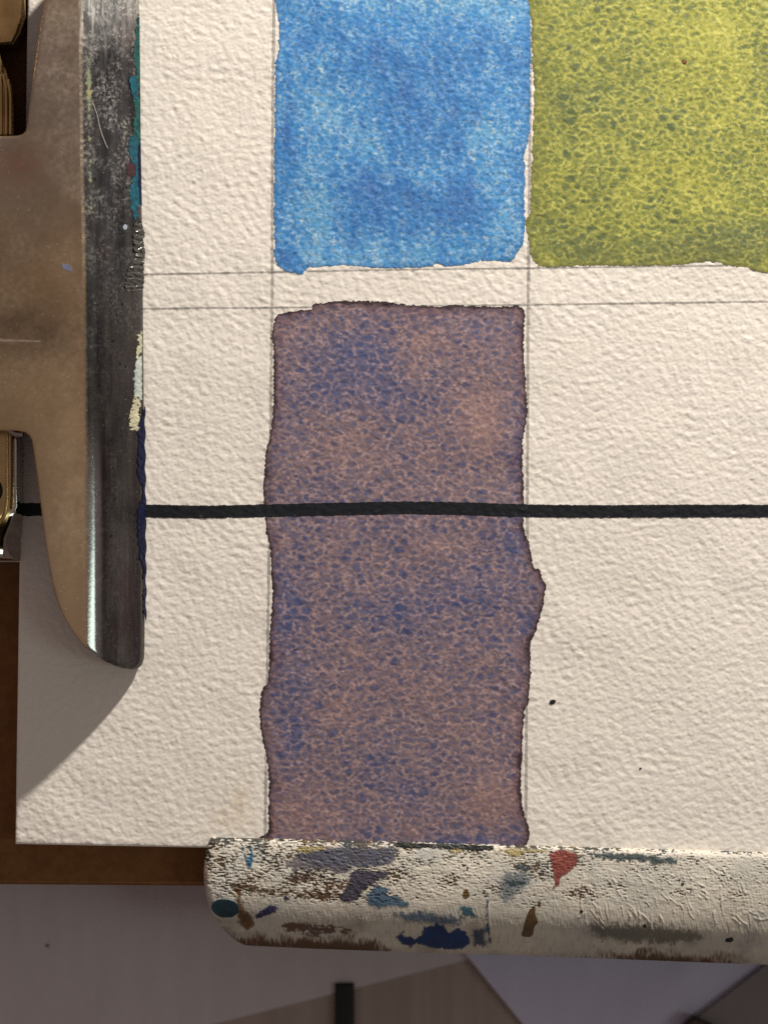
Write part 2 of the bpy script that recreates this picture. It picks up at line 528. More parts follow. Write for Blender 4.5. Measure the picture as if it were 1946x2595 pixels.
def mat_chrome_plate():
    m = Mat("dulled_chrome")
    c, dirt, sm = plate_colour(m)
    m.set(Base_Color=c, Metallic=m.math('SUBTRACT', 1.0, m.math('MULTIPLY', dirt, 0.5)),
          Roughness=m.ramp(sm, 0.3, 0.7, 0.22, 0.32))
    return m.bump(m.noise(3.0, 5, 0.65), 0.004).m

def mat_chrome_jaw():
    m = Mat("grimy_jaw_dark_reflection")
    t = m.attr("along")            # 0 at the top of the clip .. 1 at its tip
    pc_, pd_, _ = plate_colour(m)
    turn = m.ramp(m.math('ADD', m.attr("bend"), m.ramp(m.noise(2.5, 4, 0.7), 0.2, 0.8, -3, 3, False)), 1.0, 13.0)
    big = m.noise(0.22, 4, 0.65, (2.4, 0.35, 1))
    c = m.mix(m.ramp(big, 0.35, 0.68), (0.118, 0.112, 0.112), (0.052, 0.047, 0.052))  # dark base colour stands in for the dim room mirrored in the jaw
    c = m.mix(m.math('MULTIPLY', m.ramp(m.noise(0.16, 3, 0.5, (1.6, 0.6, 1)), 0.52, 0.68), 0.7), c, (0.080, 0.036, 0.040))
    lines = m.ramp(m.noise(1.3, 3, 0.6, (1.0, 0.03, 1)), 0.45, 0.75)
    c = m.mix(m.math('MULTIPLY', lines, 0.45), c, (0.17, 0.155, 0.14))
    sm = m.noise(2.4, 6, 0.8)
    dust = m.math('MULTIPLY', m.ramp(sm, 0.44, 0.66), m.ramp(m.noise(0.38, 4, 0.6), 0.36, 0.60))
    dust = m.math('MULTIPLY', dust, m.ramp(t, 0.12, 0.60, 0.75, 0.14))
    dots = m.math('MULTIPLY', m.ramp(m.voro(1.3), 0.04, 0.09, 1, 0), m.ramp(m.noise(0.5, 2), 0.46, 0.60))
    dots = m.math('MULTIPLY', dots, m.ramp(t, 0.3, 0.9, 1.0, 0.55))
    stre = m.math('MULTIPLY', m.ramp(m.noise(1.8, 4, 0.65, (1.0, 0.10, 1), -0.25), 0.50, 0.68), m.ramp(t, 0.02, 0.15, 1.0, 0.0))  # pale streaks of the lamp's highlight at the top, painted as colour
    stre = m.math('MULTIPLY', stre, m.ramp(m.attr("bend"), -10.0, 90.0, 1.2, 0.5), clamp=True)
    d = m.math('MAXIMUM', m.math('MAXIMUM', dust, dots), stre)
    c = m.mix(m.math('MULTIPLY', d, 0.70), c, (0.50, 0.47, 0.44))
    gl = m.math('MULTIPLY', m.ramp(t, 0.02, 0.12, 1.0, 0.0), m.ramp(m.noise(1.2, 4, 0.65, (1.2, 0.16, 1), -0.3), 0.30, 0.62, 0.25, 1.0))  # broad glow at the clip's top, a highlight put into the colour
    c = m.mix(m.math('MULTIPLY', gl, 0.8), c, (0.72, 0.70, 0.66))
    pit = m.math('MULTIPLY', m.ramp(m.voro(0.75), 0.10, 0.17, 1, 0), m.ramp(m.noise(0.2, 2), 0.5, 0.6))
    c = m.mix(m.math('MULTIPLY', pit, 0.7), c, (0.02, 0.019, 0.02))
    streak_boost = m.math('MULTIPLY', m.ramp(m.attr("bend"), 34.0, 50.0, 1.0, 0.0), m.ramp(t, 0.62, 0.74))  # metal painted lighter where the bend's bright streak falls
    streak_boost = m.math('MULTIPLY', streak_boost, m.ramp(d, 0.0, 0.5, 1.0, 0.2))
    c = m.mix(streak_boost, c, (0.36, 0.34, 0.34))
    c = m.mix(turn, pc_, c)
    m.set(Base_Color=c, Metallic=m.math('SUBTRACT', 0.97, m.math('MULTIPLY', d, 0.75)),
          Roughness=m.math('ADD', m.ramp(t, 0.35, 0.72, 0.32, 0.10), m.math('MULTIPLY', d, 0.25)))
    return m.bump(m.math('ADD', m.noise(2.5, 5, 0.65), d), 0.004).m

def mat_clip_paint():
    """white paint dragged over brown metal"""
    m = Mat("dragged_white_paint")
    cov = m.attr("cover"); tt = m.attr("across")
    under = m.mix(m.ramp(tt, 0.12, 0.55), (0.030, 0.034, 0.034), (0.105, 0.048, 0.026))
    under = m.mix(m.ramp(m.noise(0.5, 3), 0.45, 0.65), under, (0.085, 0.052, 0.024))
    tint = m.noise(0.13, 4, 0.6, (1, 1.8, 1))
    white = m.mix(m.ramp(tint, 0.35, 0.65), (0.62, 0.565, 0.48), (0.49, 0.465, 0.41))
    white = m.mix(m.math('MULTIPLY', m.ramp(m.noise(0.22, 3), 0.55, 0.72), 0.5), white, (0.38, 0.40, 0.40))
    white = m.mix(m.math('MULTIPLY', m.ramp(m.noise(0.3, 3, 0.6, (1, 3, 1)), 0.55, 0.72), 0.4), white, (0.50, 0.40, 0.36))
    drag = m.noise(1.5, 4, 0.65, (2.4, 0.16, 1))
    wipe = m.noise(1.3, 4, 0.65, (0.16, 2.6, 1))
    white = m.mix(m.math('MULTIPLY', m.ramp(drag, 0.48, 0.74), m.ramp(tt, 0.2, 0.7, 0.25, 0.60)), white, (0.30, 0.235, 0.185))
    white = m.mix(m.math('MULTIPLY', m.ramp(wipe, 0.50, 0.72), m.ramp(tt, 0.3, 0.7, 0.60, 0.12)), white, (0.26, 0.225, 0.185))
    soil = m.math('MULTIPLY', m.ramp(m.noise(0.17, 4, 0.65), 0.46, 0.68), m.ramp(tt, 0.5, 0.8, 0.15, 0.75))
    white = m.mix(soil, white, (0.24, 0.215, 0.185))
    grit = m.noise(3.5, 5, 0.7, (0.6, 1.4, 1))
    kk = m.ramp(m.math('ADD', cov, m.math('MULTIPLY', m.math('SUBTRACT', drag, 0.5), 1.2)), -0.9, 0.75)
    k = m.ramp(m.math('ADD', cov, m.math('ADD', m.ramp(grit, 0.2, 0.8, -0.18, 0.18, False), m.ramp(wipe, 0.45, 0.75, 0.0, -0.35))), -0.36, 0.24)
    k = m.math('ADD', m.math('MULTIPLY', k, m.ramp(tt, 0.55, 0.72, 1, 0)), m.math('MULTIPLY', kk, m.ramp(tt, 0.55, 0.72, 0, 1)))
    c = m.mix(k, under, white)
    m.set(Base_Color=c, Roughness=m.ramp(k, 0, 1, 0.42, 0.6), Specular_IOR_Level=0.4)
    return m.bump(m.math('ADD', m.math('MULTIPLY', grit, 0.5), m.math('MULTIPLY', m.noise(2.6, 4, 0.6, (2.0, 0.22, 1)), 0.5)), 0.010).m

def mat_smear(name, col, col2, thr=0.5, soft=0.15, stretch=(1, 1, 1), scale=1.6, rough=0.5, edge_w=0.5, top=1.0, rot=0.0):
    """worn paint: solid in the middle, breaking up towards its edge"""
    m = Mat(name)
    n = m.noise(scale, 5, 0.7, stretch, rot)
    c = m.mix(m.ramp(m.noise(scale * 0.6, 4, 0.6), 0.35, 0.65), col, col2)
    m.set(Base_Color=c, Roughness=rough, Specular_IOR_Level=0.45)
    m.bump(m.noise(3.0, 4, 0.6, stretch), 0.02)
    e = m.ramp(m.attr("edge"), 0.0, edge_w, -0.35, 0.35, False)
    f = m.ramp(m.math('ADD', n, e), thr - soft * 1.3, thr + soft * 1.3, 0.0, top * 0.94)
    return m.fade(f).m

def mat_wood(name, a, b, rough=0.6):
    m = Mat(name)
    g = m.noise(0.55, 5, 0.65, (1.0, 0.05, 1))
    c = m.mix(m.ramp(g, 0.3, 0.7), a, b)
    m.set(Base_Color=c, Roughness=rough)
    return m.bump(g, 0.02).m

M_PAPER = mat_paper()
M_INK = mat_ink()

# ------------------------------------------------------------------ the table and what lies on it below the board
ZT = -16.0
def flat_sheet(name, poly_px, z, mat, thick=0.25, parent=None, zfun=None, step=1.2):
    P = np.array([unproj(u, v, z) for u, v in poly_px])
    x0, y0 = P.min(0) - step; x1, y1 = P.max(0) + step
    X, Y = np.meshgrid(np.arange(x0, x1, step), np.arange(y0, y1, step))
    x, y, f, t = march(X, Y, poly_sdf(X, Y, P))
    zz = np.full(len(x), z) + (zfun(x, y) if zfun else 0)
    return mesh_obj(name, x, y, zz, t, mat, parent, skirt=zz - thick)

bmt = prism_bm([(-260, -260), (260, -260), (260, 300), (-260, 300)], ZT, [(-260, -260), (260, -260), (260, 300), (-260, 300)], ZT - 12)
tag(bm_obj("table", bmt, mat_wood("dull_brown_tabletop", (0.37, 0.285, 0.255), (0.305, 0.235, 0.205)), smooth=False), None, kind="structure")

def mat_sheet(name, a, b):
    m = Mat(name)
    g = m.noise(0.25, 4, 0.6, (1.6, 0.35, 1))
    m.set(Base_Color=m.mix(m.ramp(g, 0.3, 0.7), a, b), Roughness=0.8)
    return m.bump(m.noise(0.5, 3), 0.03).m
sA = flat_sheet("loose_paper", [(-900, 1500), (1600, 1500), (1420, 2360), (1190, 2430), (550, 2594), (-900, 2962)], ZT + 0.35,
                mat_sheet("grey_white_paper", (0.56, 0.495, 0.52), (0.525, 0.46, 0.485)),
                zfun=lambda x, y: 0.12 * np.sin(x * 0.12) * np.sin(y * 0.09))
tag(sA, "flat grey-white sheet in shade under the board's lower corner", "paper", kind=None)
dk = [unproj(a, b, ZT + 0.52) for a, b in [(118, 2394), (123, 2393), (125, 2398), (121, 2401), (117, 2399)]]
bm_obj("speck", prism_bm(dk, ZT + 0.52, dk, ZT + 0.30), M_INK, sA)
def zB_(x, y):
    return 0.35 + 0.25 * np.sin(x * 0.16 + 1) + 0.35 * np.exp(-((x - 30 + (y + 52) * -0.95) / 4.0) ** 2)
sB = flat_sheet("loose_paper", [(1085, 2300), (2700, 2300), (2700, 3050), (1695, 3050)], ZT + 0.75,
                mat_sheet("lavender_paper", (0.58, 0.56, 0.72), (0.55, 0.525, 0.68)), zfun=zB_)
tag(sB, "bluish lavender sheet lying in shade below the painted clip", "paper")
def zC_(x, y):
    return 0.25 + 0.10 * np.sin(x * 0.2)
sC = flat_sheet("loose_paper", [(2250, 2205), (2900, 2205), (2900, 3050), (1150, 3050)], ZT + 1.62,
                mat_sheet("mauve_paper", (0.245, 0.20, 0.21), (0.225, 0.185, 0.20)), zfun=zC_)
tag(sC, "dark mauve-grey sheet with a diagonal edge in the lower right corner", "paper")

def box_px(name, pts, zt, zb, mat, bevel, parent=None):
    p = [unproj(u, v, zt) for u, v in pts]
    return bm_obj(name, prism_bm(p, zt, p, zb, bevel), mat, parent)
bar = box_px("black_bar", [(849, 2493), (897, 2493), (899, 2800), (847, 2800)], ZT + 0.9, ZT + 0.001, mat_plain("black_plastic", (0.006, 0.006, 0.006), rough=0.5), 0.25)
tag(bar, "short black bar lying on the brown tabletop below the painted clip", "bar")
sp = [unproj(u, v, ZT + 3.3) for u, v in [(1757, 2576), (1805, 2600), (1900, 2690), (1830, 2780), (1730, 2680), (1733, 2600)]]
stick = bm_obj("wooden_stick", prism_bm(sp, ZT + 3.4, sp, ZT + 1.98, 0.4), mat_plain("dark_brown_wood", (0.10, 0.055, 0.03), (0.03, 0.02, 0.015), 0.5))
tag(stick, "dark brown tip poking in at the bottom edge, on the mauve sheet", "stick")

# ------------------------------------------------------------------ drawing board
ZB = -3.0
board = empty("drawing_board", (0, 10, ZT))
tag(board, "dark brown hardboard drawing board under the watercolour paper", "board")
bl, bb = unproj(0, 2242, ZB)[0] - 34.0, unproj(0, 2242, ZB)[1]
br = unproj(1946, 2256, ZB)[1]
def board_edge(x):
    return bb + (br - bb) * (x + 38.9) / 77.8
P = [(bl, board_edge(bl)), (78, board_edge(78)), (78, 92), (bl, 92)]
bm_obj("panel", prism_bm(P, ZB, P, ZB - 3.6, 0.35), mat_plain("brown_hardboard", (0.205, 0.094, 0.034), (0.155, 0.068, 0.024), 0.7, 0.9, bump=(1.5, 0.03), spec=0.15), board)
for sx in (-1, 1):
    q = [(sx * 45 - 8, -18), (sx * 45 + 8, -18), (sx * 45 + 8, 80), (sx * 45 - 8, 80)]
    zf = ZT + (0.9 if sx < 0 else 3.2)
    bm_obj("foot", prism_bm(q, ZB - 3.6, q, ZT + 0.55 if sx < 0 else ZT + 0.6, 0.2), mat_plain("foot_felt", (0.03, 0.025, 0.02)), board)

# ------------------------------------------------------------------ watercolour paper
def px(pts):
    return np.array([unproj(u, v) for u, v in pts])
PAPER = px([(40, 2139), (560, 2149), (1300, 2163), (1946, 2176), (2560, 2188), (2560, -600), (80, -600)])
def grid_axis(a0, a1, f0, f1, fine, coarse):
    return np.concatenate([np.arange(a0, f0, coarse), np.arange(f0, f1, fine), np.arange(f1, a1 + coarse, coarse)])
gx = grid_axis(-40, 64, -39, 40.5, 0.105, 0.5)
gy = grid_axis(-37, 77, -36.5, 53.5, 0.105, 0.5)
X, Y = np.meshgrid(gx, gy)
pc = PAPER + 0
F = poly_sdf(X, Y, pc)
x, y, f, t = march(X, Y, F)
h = sample(TOOTH, x, y)
z = AMP * h + cockle(x, y) - 0.10 * np.exp(-np.maximum(f, 0) / 0.10)
paper = mesh_obj("watercolor_paper", x, y, z, t, M_PAPER, None, {"tooth": h}, skirt=ZB)
tag(paper, "thick cream cold-pressed watercolour paper with three painted swatches, held by two clips", "paper")

def on_paper(name, poly_mm, mat, lift, step, rough=0.07, extra=None, bounds=None, thick=0.0, film=1.0):
    """a paint film that follows the tooth of the paper"""
    P = np.asarray(poly_mm)
    x0, y0 = P.min(0) - 0.6; x1, y1 = P.max(0) + 0.6
    X, Y = np.meshgrid(np.arange(x0, x1, step), np.arange(y0, y1, step))
    F = poly_sdf(X, Y, P) + rough * sample(EDGE, X, Y)
    x, y, f, t = march(X, Y, F)
    h = sample(TOOTH, x, y)
    a = {"tooth": h, "edge": np.maximum(f, 0), "web": sample(WEB, x, y), "pigment": sample(PIG, x, y)}
    if extra: a.update(extra(x, y))
    z = AMP * (h * film + 0.55 * (1 - film)) + cockle(x, y) + lift + thick * np.exp(-(np.maximum(f, 0) - 0.15) ** 2 / 0.02)
    return mesh_obj(name, x, y, z, t, mat, paper, a)

VIOLET = [(700, 800), (712, 794), (750, 788), (790, 782), (794, 772), (830, 766), (900, 763), (960, 764), (1000, 768), (1060, 774), (1100, 777), (1150, 773), (1180, 774),
          (1240, 777), (1290, 776), (1305, 773), (1320, 779), (1329, 795), (1328, 840), (1326, 880), (1329, 940), (1333, 1000), (1337, 1040), (1332, 1075), (1325, 1110), (1324, 1180),
          (1326, 1230), (1326, 1300), (1328, 1345), (1338, 1370), (1346, 1405), (1352, 1438), (1366, 1442), (1372, 1465), (1381, 1480), (1380, 1510), (1372, 1550), (1358, 1595),
          (1343, 1635), (1344, 1680), (1341, 1750), (1338, 1785), (1329, 1800), (1325, 1850), (1322, 1920), (1320, 1990), (1322, 2030), (1330, 2070), (1340, 2100), (1343, 2122), (1335, 2140),
          (1330, 2158), (690, 2158), (684, 2100), (680, 2060), (682, 1980), (676, 1920), (668, 1885), (660, 1830), (659, 1780), (667, 1745), (680, 1722), (683, 1650), (686, 1580), (691, 1530),
          (688, 1450), (685, 1400), (676, 1340), (670, 1300), (668, 1230), (671, 1180), (676, 1140), (688, 1085), (694, 1010), (693, 940), (694, 880), (688, 855), (692, 830)]
BLUE = [(707, -320), (707, 60), (706, 130), (698, 160), (698, 220), (697, 300), (696, 420), (695, 540), (697, 620), (698, 660), (715, 680), (735, 690), (760, 695), (772, 690), (785, 678),
        (830, 675), (880, 672), (960, 679), (1040, 678), (1090, 675), (1108, 668), (1130, 674), (1165, 672), (1200, 664), (1240, 660), (1290, 662), (1305, 650), (1318, 628), (1328, 605),
        (1329, 560), (1328, 500), (1330, 450), (1327, 400), (1333, 370), (1343, 330), (1343, 260), (1344, 150), (1345, 0), (1346, -320)]
GREEN = [(1347, -320), (1347, 60), (1349, 140), (1353, 200), (1353, 260), (1350, 330), (1348, 400), (1346, 470), (1343, 530), (1334, 555), (1333, 580), (1340, 610), (1346, 650), (1360, 668), (1380, 676),
         (1440, 674), (1520, 672), (1600, 673), (1700, 672), (1745, 668), (1770, 663), (1815, 664), (1850, 673), (1890, 677), (1920, 688), (1946, 690), (2010, 684), (2010, -320)]
# where the washes pooled (+) or ran thin (-): u, v, radii, weight
POOLS = {"violet": [(900, 900, 110, 70, 0.9), (820, 1000, 160, 60, 0.5), (1010, 1010, 100, 60, 0.5), (1325, 1150, 35, 120, 1.0), (1310, 1370, 50, 60, 1.0), (1210, 840, 60, 50, 0.5),
                    (720, 1520, 60, 130, 0.8), (980, 1560, 130, 60, 0.7), (1200, 1500, 120, 60, 0.6), (760, 1740, 70, 60, 0.6), (740, 1870, 50, 60, 0.8), (960, 1930, 60, 60, 0.5), (1340, 1590, 30, 50, 0.9),
                    (1200, 2135, 140, 22, 1.0), (900, 2140, 200, 16, 0.8), (1030, 2005, 60, 30, 0.6), (800, 1300, 120, 50, 0.35),
                    (1220, 1060, 80, 110, -0.8), (1080, 880, 70, 70, -0.5), (860, 1150, 160, 80, -0.4), (1250, 2030, 90, 70, -0.9), (760, 2070, 90, 60, -0.6), (1100, 1760, 200, 60, -0.35), (860, 1800, 60, 60, -0.4), (1110, 1390, 90, 50, -0.5)],
         "blue": [(930, 470, 60, 60, 0.9), (1170, 520, 90, 50, 1.0), (1000, 530, 110, 70, 0.7), (1080, 250, 130, 130, 0.7), (950, 130, 90, 60, 0.5), (730, 340, 30, 120, 0.7), (1230, 90, 40, 60, 0.6), (720, 660, 30, 25, 0.9), (770, 140, 40, 90, 0.4),
                  (830, 280, 60, 120, -0.9), (800, 540, 60, 100, -0.8), (1210, 350, 35, 60, -0.9), (1280, 560, 50, 70, -0.8), (1280, 40, 80, 60, -0.9), (1050, 0, 200, 40, -0.7), (1110, 430, 60, 30, -0.5), (920, 380, 50, 60, -0.5), (1060, 640, 150, 25, -0.5), (880, 660, 120, 30, -0.7)],
         "green": [(1420, 270, 70, 60, 0.6), (1560, 200, 80, 50, 0.5), (1900, 610, 150, 60, 1.2), (1680, 630, 160, 40, 0.8), (1450, 640, 120, 40, 0.6), (1400, 560, 50, 60, 0.5), (1930, 180, 40, 60, 0.6), (1680, 280, 60, 40, 0.4), (1480, 640, 60, 30, 0.5), (1500, 440, 60, 40, 0.4),
                   (1800, 100, 90, 60, -0.8), (1650, 60, 90, 40, -0.5), (1880, 260, 60, 60, -0.6), (1500, 120, 60, 50, -0.4), (1700, 430, 120, 60, -0.4), (1390, 660, 40, 20, -0.6)]}
sw = []
for nm, poly, flm, lab in (("violet", VIOLET, 0.74, "granulating violet-brown paint swatch with dark dried edges"),
                           ("blue", BLUE, 0.74, "cerulean blue paint swatch with pale veins"),
                           ("green", GREEN, 0.60, "olive yellow-green paint swatch with dark green grain")):
    pools = POOLS[nm]
    def pool_at(x, y, pools=pools):
        u, v = x / K + CU, CV - y / K
        own = {"web": sample(WEB_B, x, y), "pigment": sample(PIG_B, x, y)} if pools is POOLS["blue"] else {"web": sample(WEB_G, x, y), "pigment": sample(PIG_G, x, y)} if pools is POOLS["green"] else {}
        return {**own, "pool": sum(w_ * np.exp(-((u - a_) / rx_) ** 2 - ((v - b_) / ry_) ** 2) for a_, b_, rx_, ry_, w_ in pools)}
    s = on_paper("paint_swatch", smooth_path(px(poly), 5), mat_swatch(nm), 0.013 + 0.003 * len(sw), 0.08, 0.065, thick=0.004, film=flm, extra=pool_at)
    tag(s, lab)
    sw.append(s)

def stroke(name, path_px, width_mm, mat, lift, step=0.07, rough=0.03, fade=None, wob=0.0):
    path = smooth_path(px(path_px), 8, closed=False)
    x0, y0 = path.min(0) - width_mm; x1, y1 = path.max(0) + width_mm
    horiz = (x1 - x0) > (y1 - y0)
    sx, sy = (step * 2.0, step) if horiz else (step, step * 2.0)
    X, Y = np.meshgrid(np.arange(x0, x1, sx), np.arange(y0, y1, sy))
    F = width_mm / 2 - line_dist(X, Y, path) + rough * sample(EDGE, X, Y)
    x, y, f, t = march(X, Y, F)
    h = sample(TOOTH, x, y)
    return mesh_obj(name, x, y, AMP * h * 0.8 + cockle(x, y) + lift, t, mat, paper,
                    {"tooth": h, "edge": f, "fade": fade(x, y) if fade else np.ones(len(x))})

mk = stroke("marker_line", [(55, 1291), (380, 1295), (520, 1297), (680, 1294), (860, 1290), (1050, 1287), (1200, 1290), (1330, 1294), (1500, 1296), (1700, 1295), (1946, 1295), (2560, 1296)],
            1.30, M_INK, 0.029, 0.08, 0.030)
tag(mk, "wide black ink line ruled across the paper")
M_PEN = mat_pencil(0.52)
M_PEN2 = mat_pencil(0.42)
vx0, vy0 = unproj(0, 700); 
def fade_under(x, y):
    u, v = x / K + CU, CV - y / K
    k = np.ones(len(x))
    for s, po in zip((0.40, 0.05, 0.05), (VIOLET, BLUE, GREEN)):
        k = np.where(poly_sdf(u, v, po) > 0, s, k)
    return k
stroke("pencil_line", [(697, -600), (695, 0), (692, 300), (690, 780), (684, 1300), (677, 1800), (672, 2150)], 0.30, M_PEN2, 0.025, 0.08, 0.03, fade_under)
stroke("pencil_line", [(1345, -600), (1344, 0), (1342, 400), (1338, 780), (1336, 1300), (1334, 1800), (1331, 2158)], 0.30, M_PEN2, 0.025, 0.08, 0.03, fade_under)
stroke("pencil_line", [(62, 697), (360, 695), (700, 689), (1000, 683), (1350, 679), (1700, 674), (2560, 665)], 0.19, M_PEN, 0.025, 0.08, 0.02, fade_under)
stroke("pencil_line", [(62, 788), (360, 782), (700, 779), (1000, 776), (1350, 772), (1700, 767), (1946, 764), (2560, 760)], 0.19, M_PEN, 0.025, 0.08, 0.02, fade_under)

def blob(cx, cy, rx, ry, rot=0.0, n=24, wob=0.0, seed=1):
    rng = np.random.default_rng(seed)
    a = np.linspace(0, 2 * np.pi, n, endpoint=False)
    r = 1 + wob * np.interp(np.arange(n), np.arange(0, n + 1, 3), np.append(rng.standard_normal(n // 3), 0))
    c, s = math.cos(rot), math.sin(rot)
    return [(cx + rx * r_ * math.cos(t) * c - ry * r_ * math.sin(t) * s, cy + rx * r_ * math.cos(t) * s + ry * r_ * math.sin(t) * c) for t, r_ in zip(a, r)]
for (cx, cy, rx, ry) in ((1400, 1779, 8.5, 5.5), (1622, 1948, 3.2, 2.8)):
    d = on_paper("ink_dot", px(blob(cx, cy, rx, ry, -0.35)), M_INK, 0.04, 0.04, 0.015)
tag(on_paper("paint_speck", px(blob(1733, 157, 6, 5, 0.4, wob=0.2)), mat_plain("red_pigment", (0.22, 0.07, 0.02), (0.12, 0.05, 0.02)), 0.045, 0.05, 0.03), "tiny red speck on the green swatch")
stain = Mat("yellow_stain"); stain.set(Base_Color=(0.62, 0.45, 0.17), Roughness=0.85)
stain.fade(stain.math('MULTIPLY', stain.ramp(stain.attr("edge"), 0.0, 4.5), stain.ramp(stain.noise(0.3, 4), 0.3, 0.75, 0.1, 0.45)))
tag(on_paper("stain", px(blob(610, 2050, 100, 170, 0.45, wob=0.1)) .clip(min=unproj(0, 2143)[1]) if False else px([(640, 1890), (672, 1960), (672, 2140), (450, 2138), (500, 2060), (580, 1960)]), stain.m, 0.008, 0.3, 0.1), "faint yellow stain beside the violet swatch")

# ------------------------------------------------------------------ chrome clip on the left
def jaw_edge(v):
    return np.interp(v, [-255, 0, 400, 640, 1000, 1400, 1700], [350, 353, 357, 362, 365, 368, 368])
_ts = np.linspace(-40, 1200, 2481)
_sl = np.interp(_ts, [-40, 96, 112, 120, 146, 154, 170, 1200], [1.05, 1.0, 0.82, 0.62, 0.36, 0.14, 0.03, 0.03])
_sl = np.where(_ts > 260, 0.02, _sl)
_zs = np.cumsum(_sl) * (_ts[1] - _ts[0]) * K
_zs = _zs - np.interp(0, _ts, _zs) + 0.55
def clip_z(u, v):
    return np.interp(jaw_edge(v) - u, _ts, _zs)
low = [(367, 1640), (366, 1668), (361, 1684), (351, 1694), (338, 1697), (318, 1695), (296, 1689), (270, 1678), (246, 1663), (224, 1646), (203, 1624), (183, 1598), (164, 1566), (148, 1528), (136, 1486), (126, 1436), (116, 1372), (107, 1300), (97, 1218), (88, 1152), (82, 1116), (76, 1104), (66, 1096), (48, 1092), (10, 1091), (-60, 1091), (-460, 1091)]
up = [(-460, 345), (-60, 345), (20, 345), (46, 344), (58, 341), (66, 333), (70, 318), (75, 270), (84, 210), (94, 140), (106, 60), (118, -12), (130, -70), (148, -120), (170, -165), (205, -205), (250, -236), (300, -252), (330, -254), (345, -246), (350, -225)]
side = [(jaw_edge(v), v) for v in (0, 200, 400, 640, 1000, 1300, 1500)]
OUT = np.array(low + up + side)
clip = empty("metal_clip", (*unproj(150, 717), 0.0))
tag(clip, "chrome board clip with a paint-stained dark jaw, gripping the paper's long edge", "clip")
M_PLATE, M_JAW = mat_chrome_plate(), mat_chrome_jaw()

def clip_surface(name, F_extra, mat, step, extra_poly=OUT, lift=0.0, smoothing=0):
    u = np.arange(-470, 385, step); v = np.arange(-270, 1712, step)
    return u, v
def lift_px(u, v, zfun, lift=0.0):
    z = zfun(u, v) + lift
    x, y = unproj(u, v, z)
    return x, y, z
BENDU = 212.0
ua = np.concatenate([np.arange(-470, 60, 12.0), np.arange(60, 385, 2.5)])
va = np.arange(-270, 1712, 3.5)
U, V = np.meshgrid(ua, va)
FO = poly_sdf(U, V, OUT)
FB = jaw_edge(V) - U - (365 - BENDU)          # >0 left of the bend
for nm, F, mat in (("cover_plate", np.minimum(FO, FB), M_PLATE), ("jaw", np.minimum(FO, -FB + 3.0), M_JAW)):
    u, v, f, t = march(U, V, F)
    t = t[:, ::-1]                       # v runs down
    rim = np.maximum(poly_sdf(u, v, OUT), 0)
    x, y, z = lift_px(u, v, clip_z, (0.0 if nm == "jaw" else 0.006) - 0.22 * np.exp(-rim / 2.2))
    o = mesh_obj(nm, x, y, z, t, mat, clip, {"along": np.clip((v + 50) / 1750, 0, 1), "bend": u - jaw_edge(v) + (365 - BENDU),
        "dark_reflection": sum(w_ * np.exp(-((u - a_) / rx_) ** 2 - ((v - b_) / ry_) ** 2) for a_, b_, rx_, ry_, w_ in [(60, 840, 150, 80, 1.4), (40, 400, 60, 40, 0.5), (150, 560, 80, 90, 0.35), (0, 640, 60, 60, 0.5)]),
        "gold_sheen": sum(w_ * np.exp(-((u - a_) / rx_) ** 2 - ((v - b_) / ry_) ** 2) for a_, b_, rx_, ry_, w_ in [(185, 1300, 45, 330, 0.9), (150, 1080, 80, 120, 0.5), (90, 960, 90, 60, 0.4), (170, 650, 40, 120, 0.5), (150, 0, 60, 60, 0.4)]),
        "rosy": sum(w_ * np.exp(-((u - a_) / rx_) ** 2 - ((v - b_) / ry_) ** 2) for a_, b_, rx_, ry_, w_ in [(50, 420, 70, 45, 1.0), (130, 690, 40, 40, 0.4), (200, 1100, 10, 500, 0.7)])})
    s = o.modifiers.new("thickness", 'SOLIDIFY'); s.thickness = 0.5 * MM; s.offset = -1
    es = o.modifiers.new("sharp_rim", 'EDGE_SPLIT'); es.split_angle = math.radians(40)
    if nm == "jaw":
        jaw = o
        tag(o, "dark bent jaw stained with teal, navy and cream paint")
    else:
        plate = o

def surf_patch(name, poly, zfun, mat, parent, off, lift=0.03, step=1.6, rough=1.2, clipF=None, relief=0.0, relief_field=None, seed_shift=0.0, smooth=True):
    P = smooth_path(poly, 4) if smooth else np.asarray(poly, float)
    u0, v0 = P.min(0) - 3; u1, v1 = P.max(0) + 3
    U, V = np.meshgrid(np.arange(u0, u1, step), np.arange(v0, v1, step))
    xm, ym = unproj(U, V)
    F = poly_sdf(U, V, P) + rough * sample(EDGE, xm + seed_shift, ym)
    if clipF is not None: F = np.minimum(F, clipF(U, V))
    if (F > 0).sum() < 4: return None
    u, v, f, t = march(U, V, F)
    t = t[:, ::-1]
    xm, ym = unproj(u, v)
    r = relief * sample(relief_field if relief_field is not None else EDGE, xm, ym)
    x, y, z = lift_px(u, v, zfun, lift + r)
    return mesh_obj(name, x, y, z, t, mat, parent, {"edge": np.maximum(f, 0) * K}, skirt=z - 0.9 * lift)

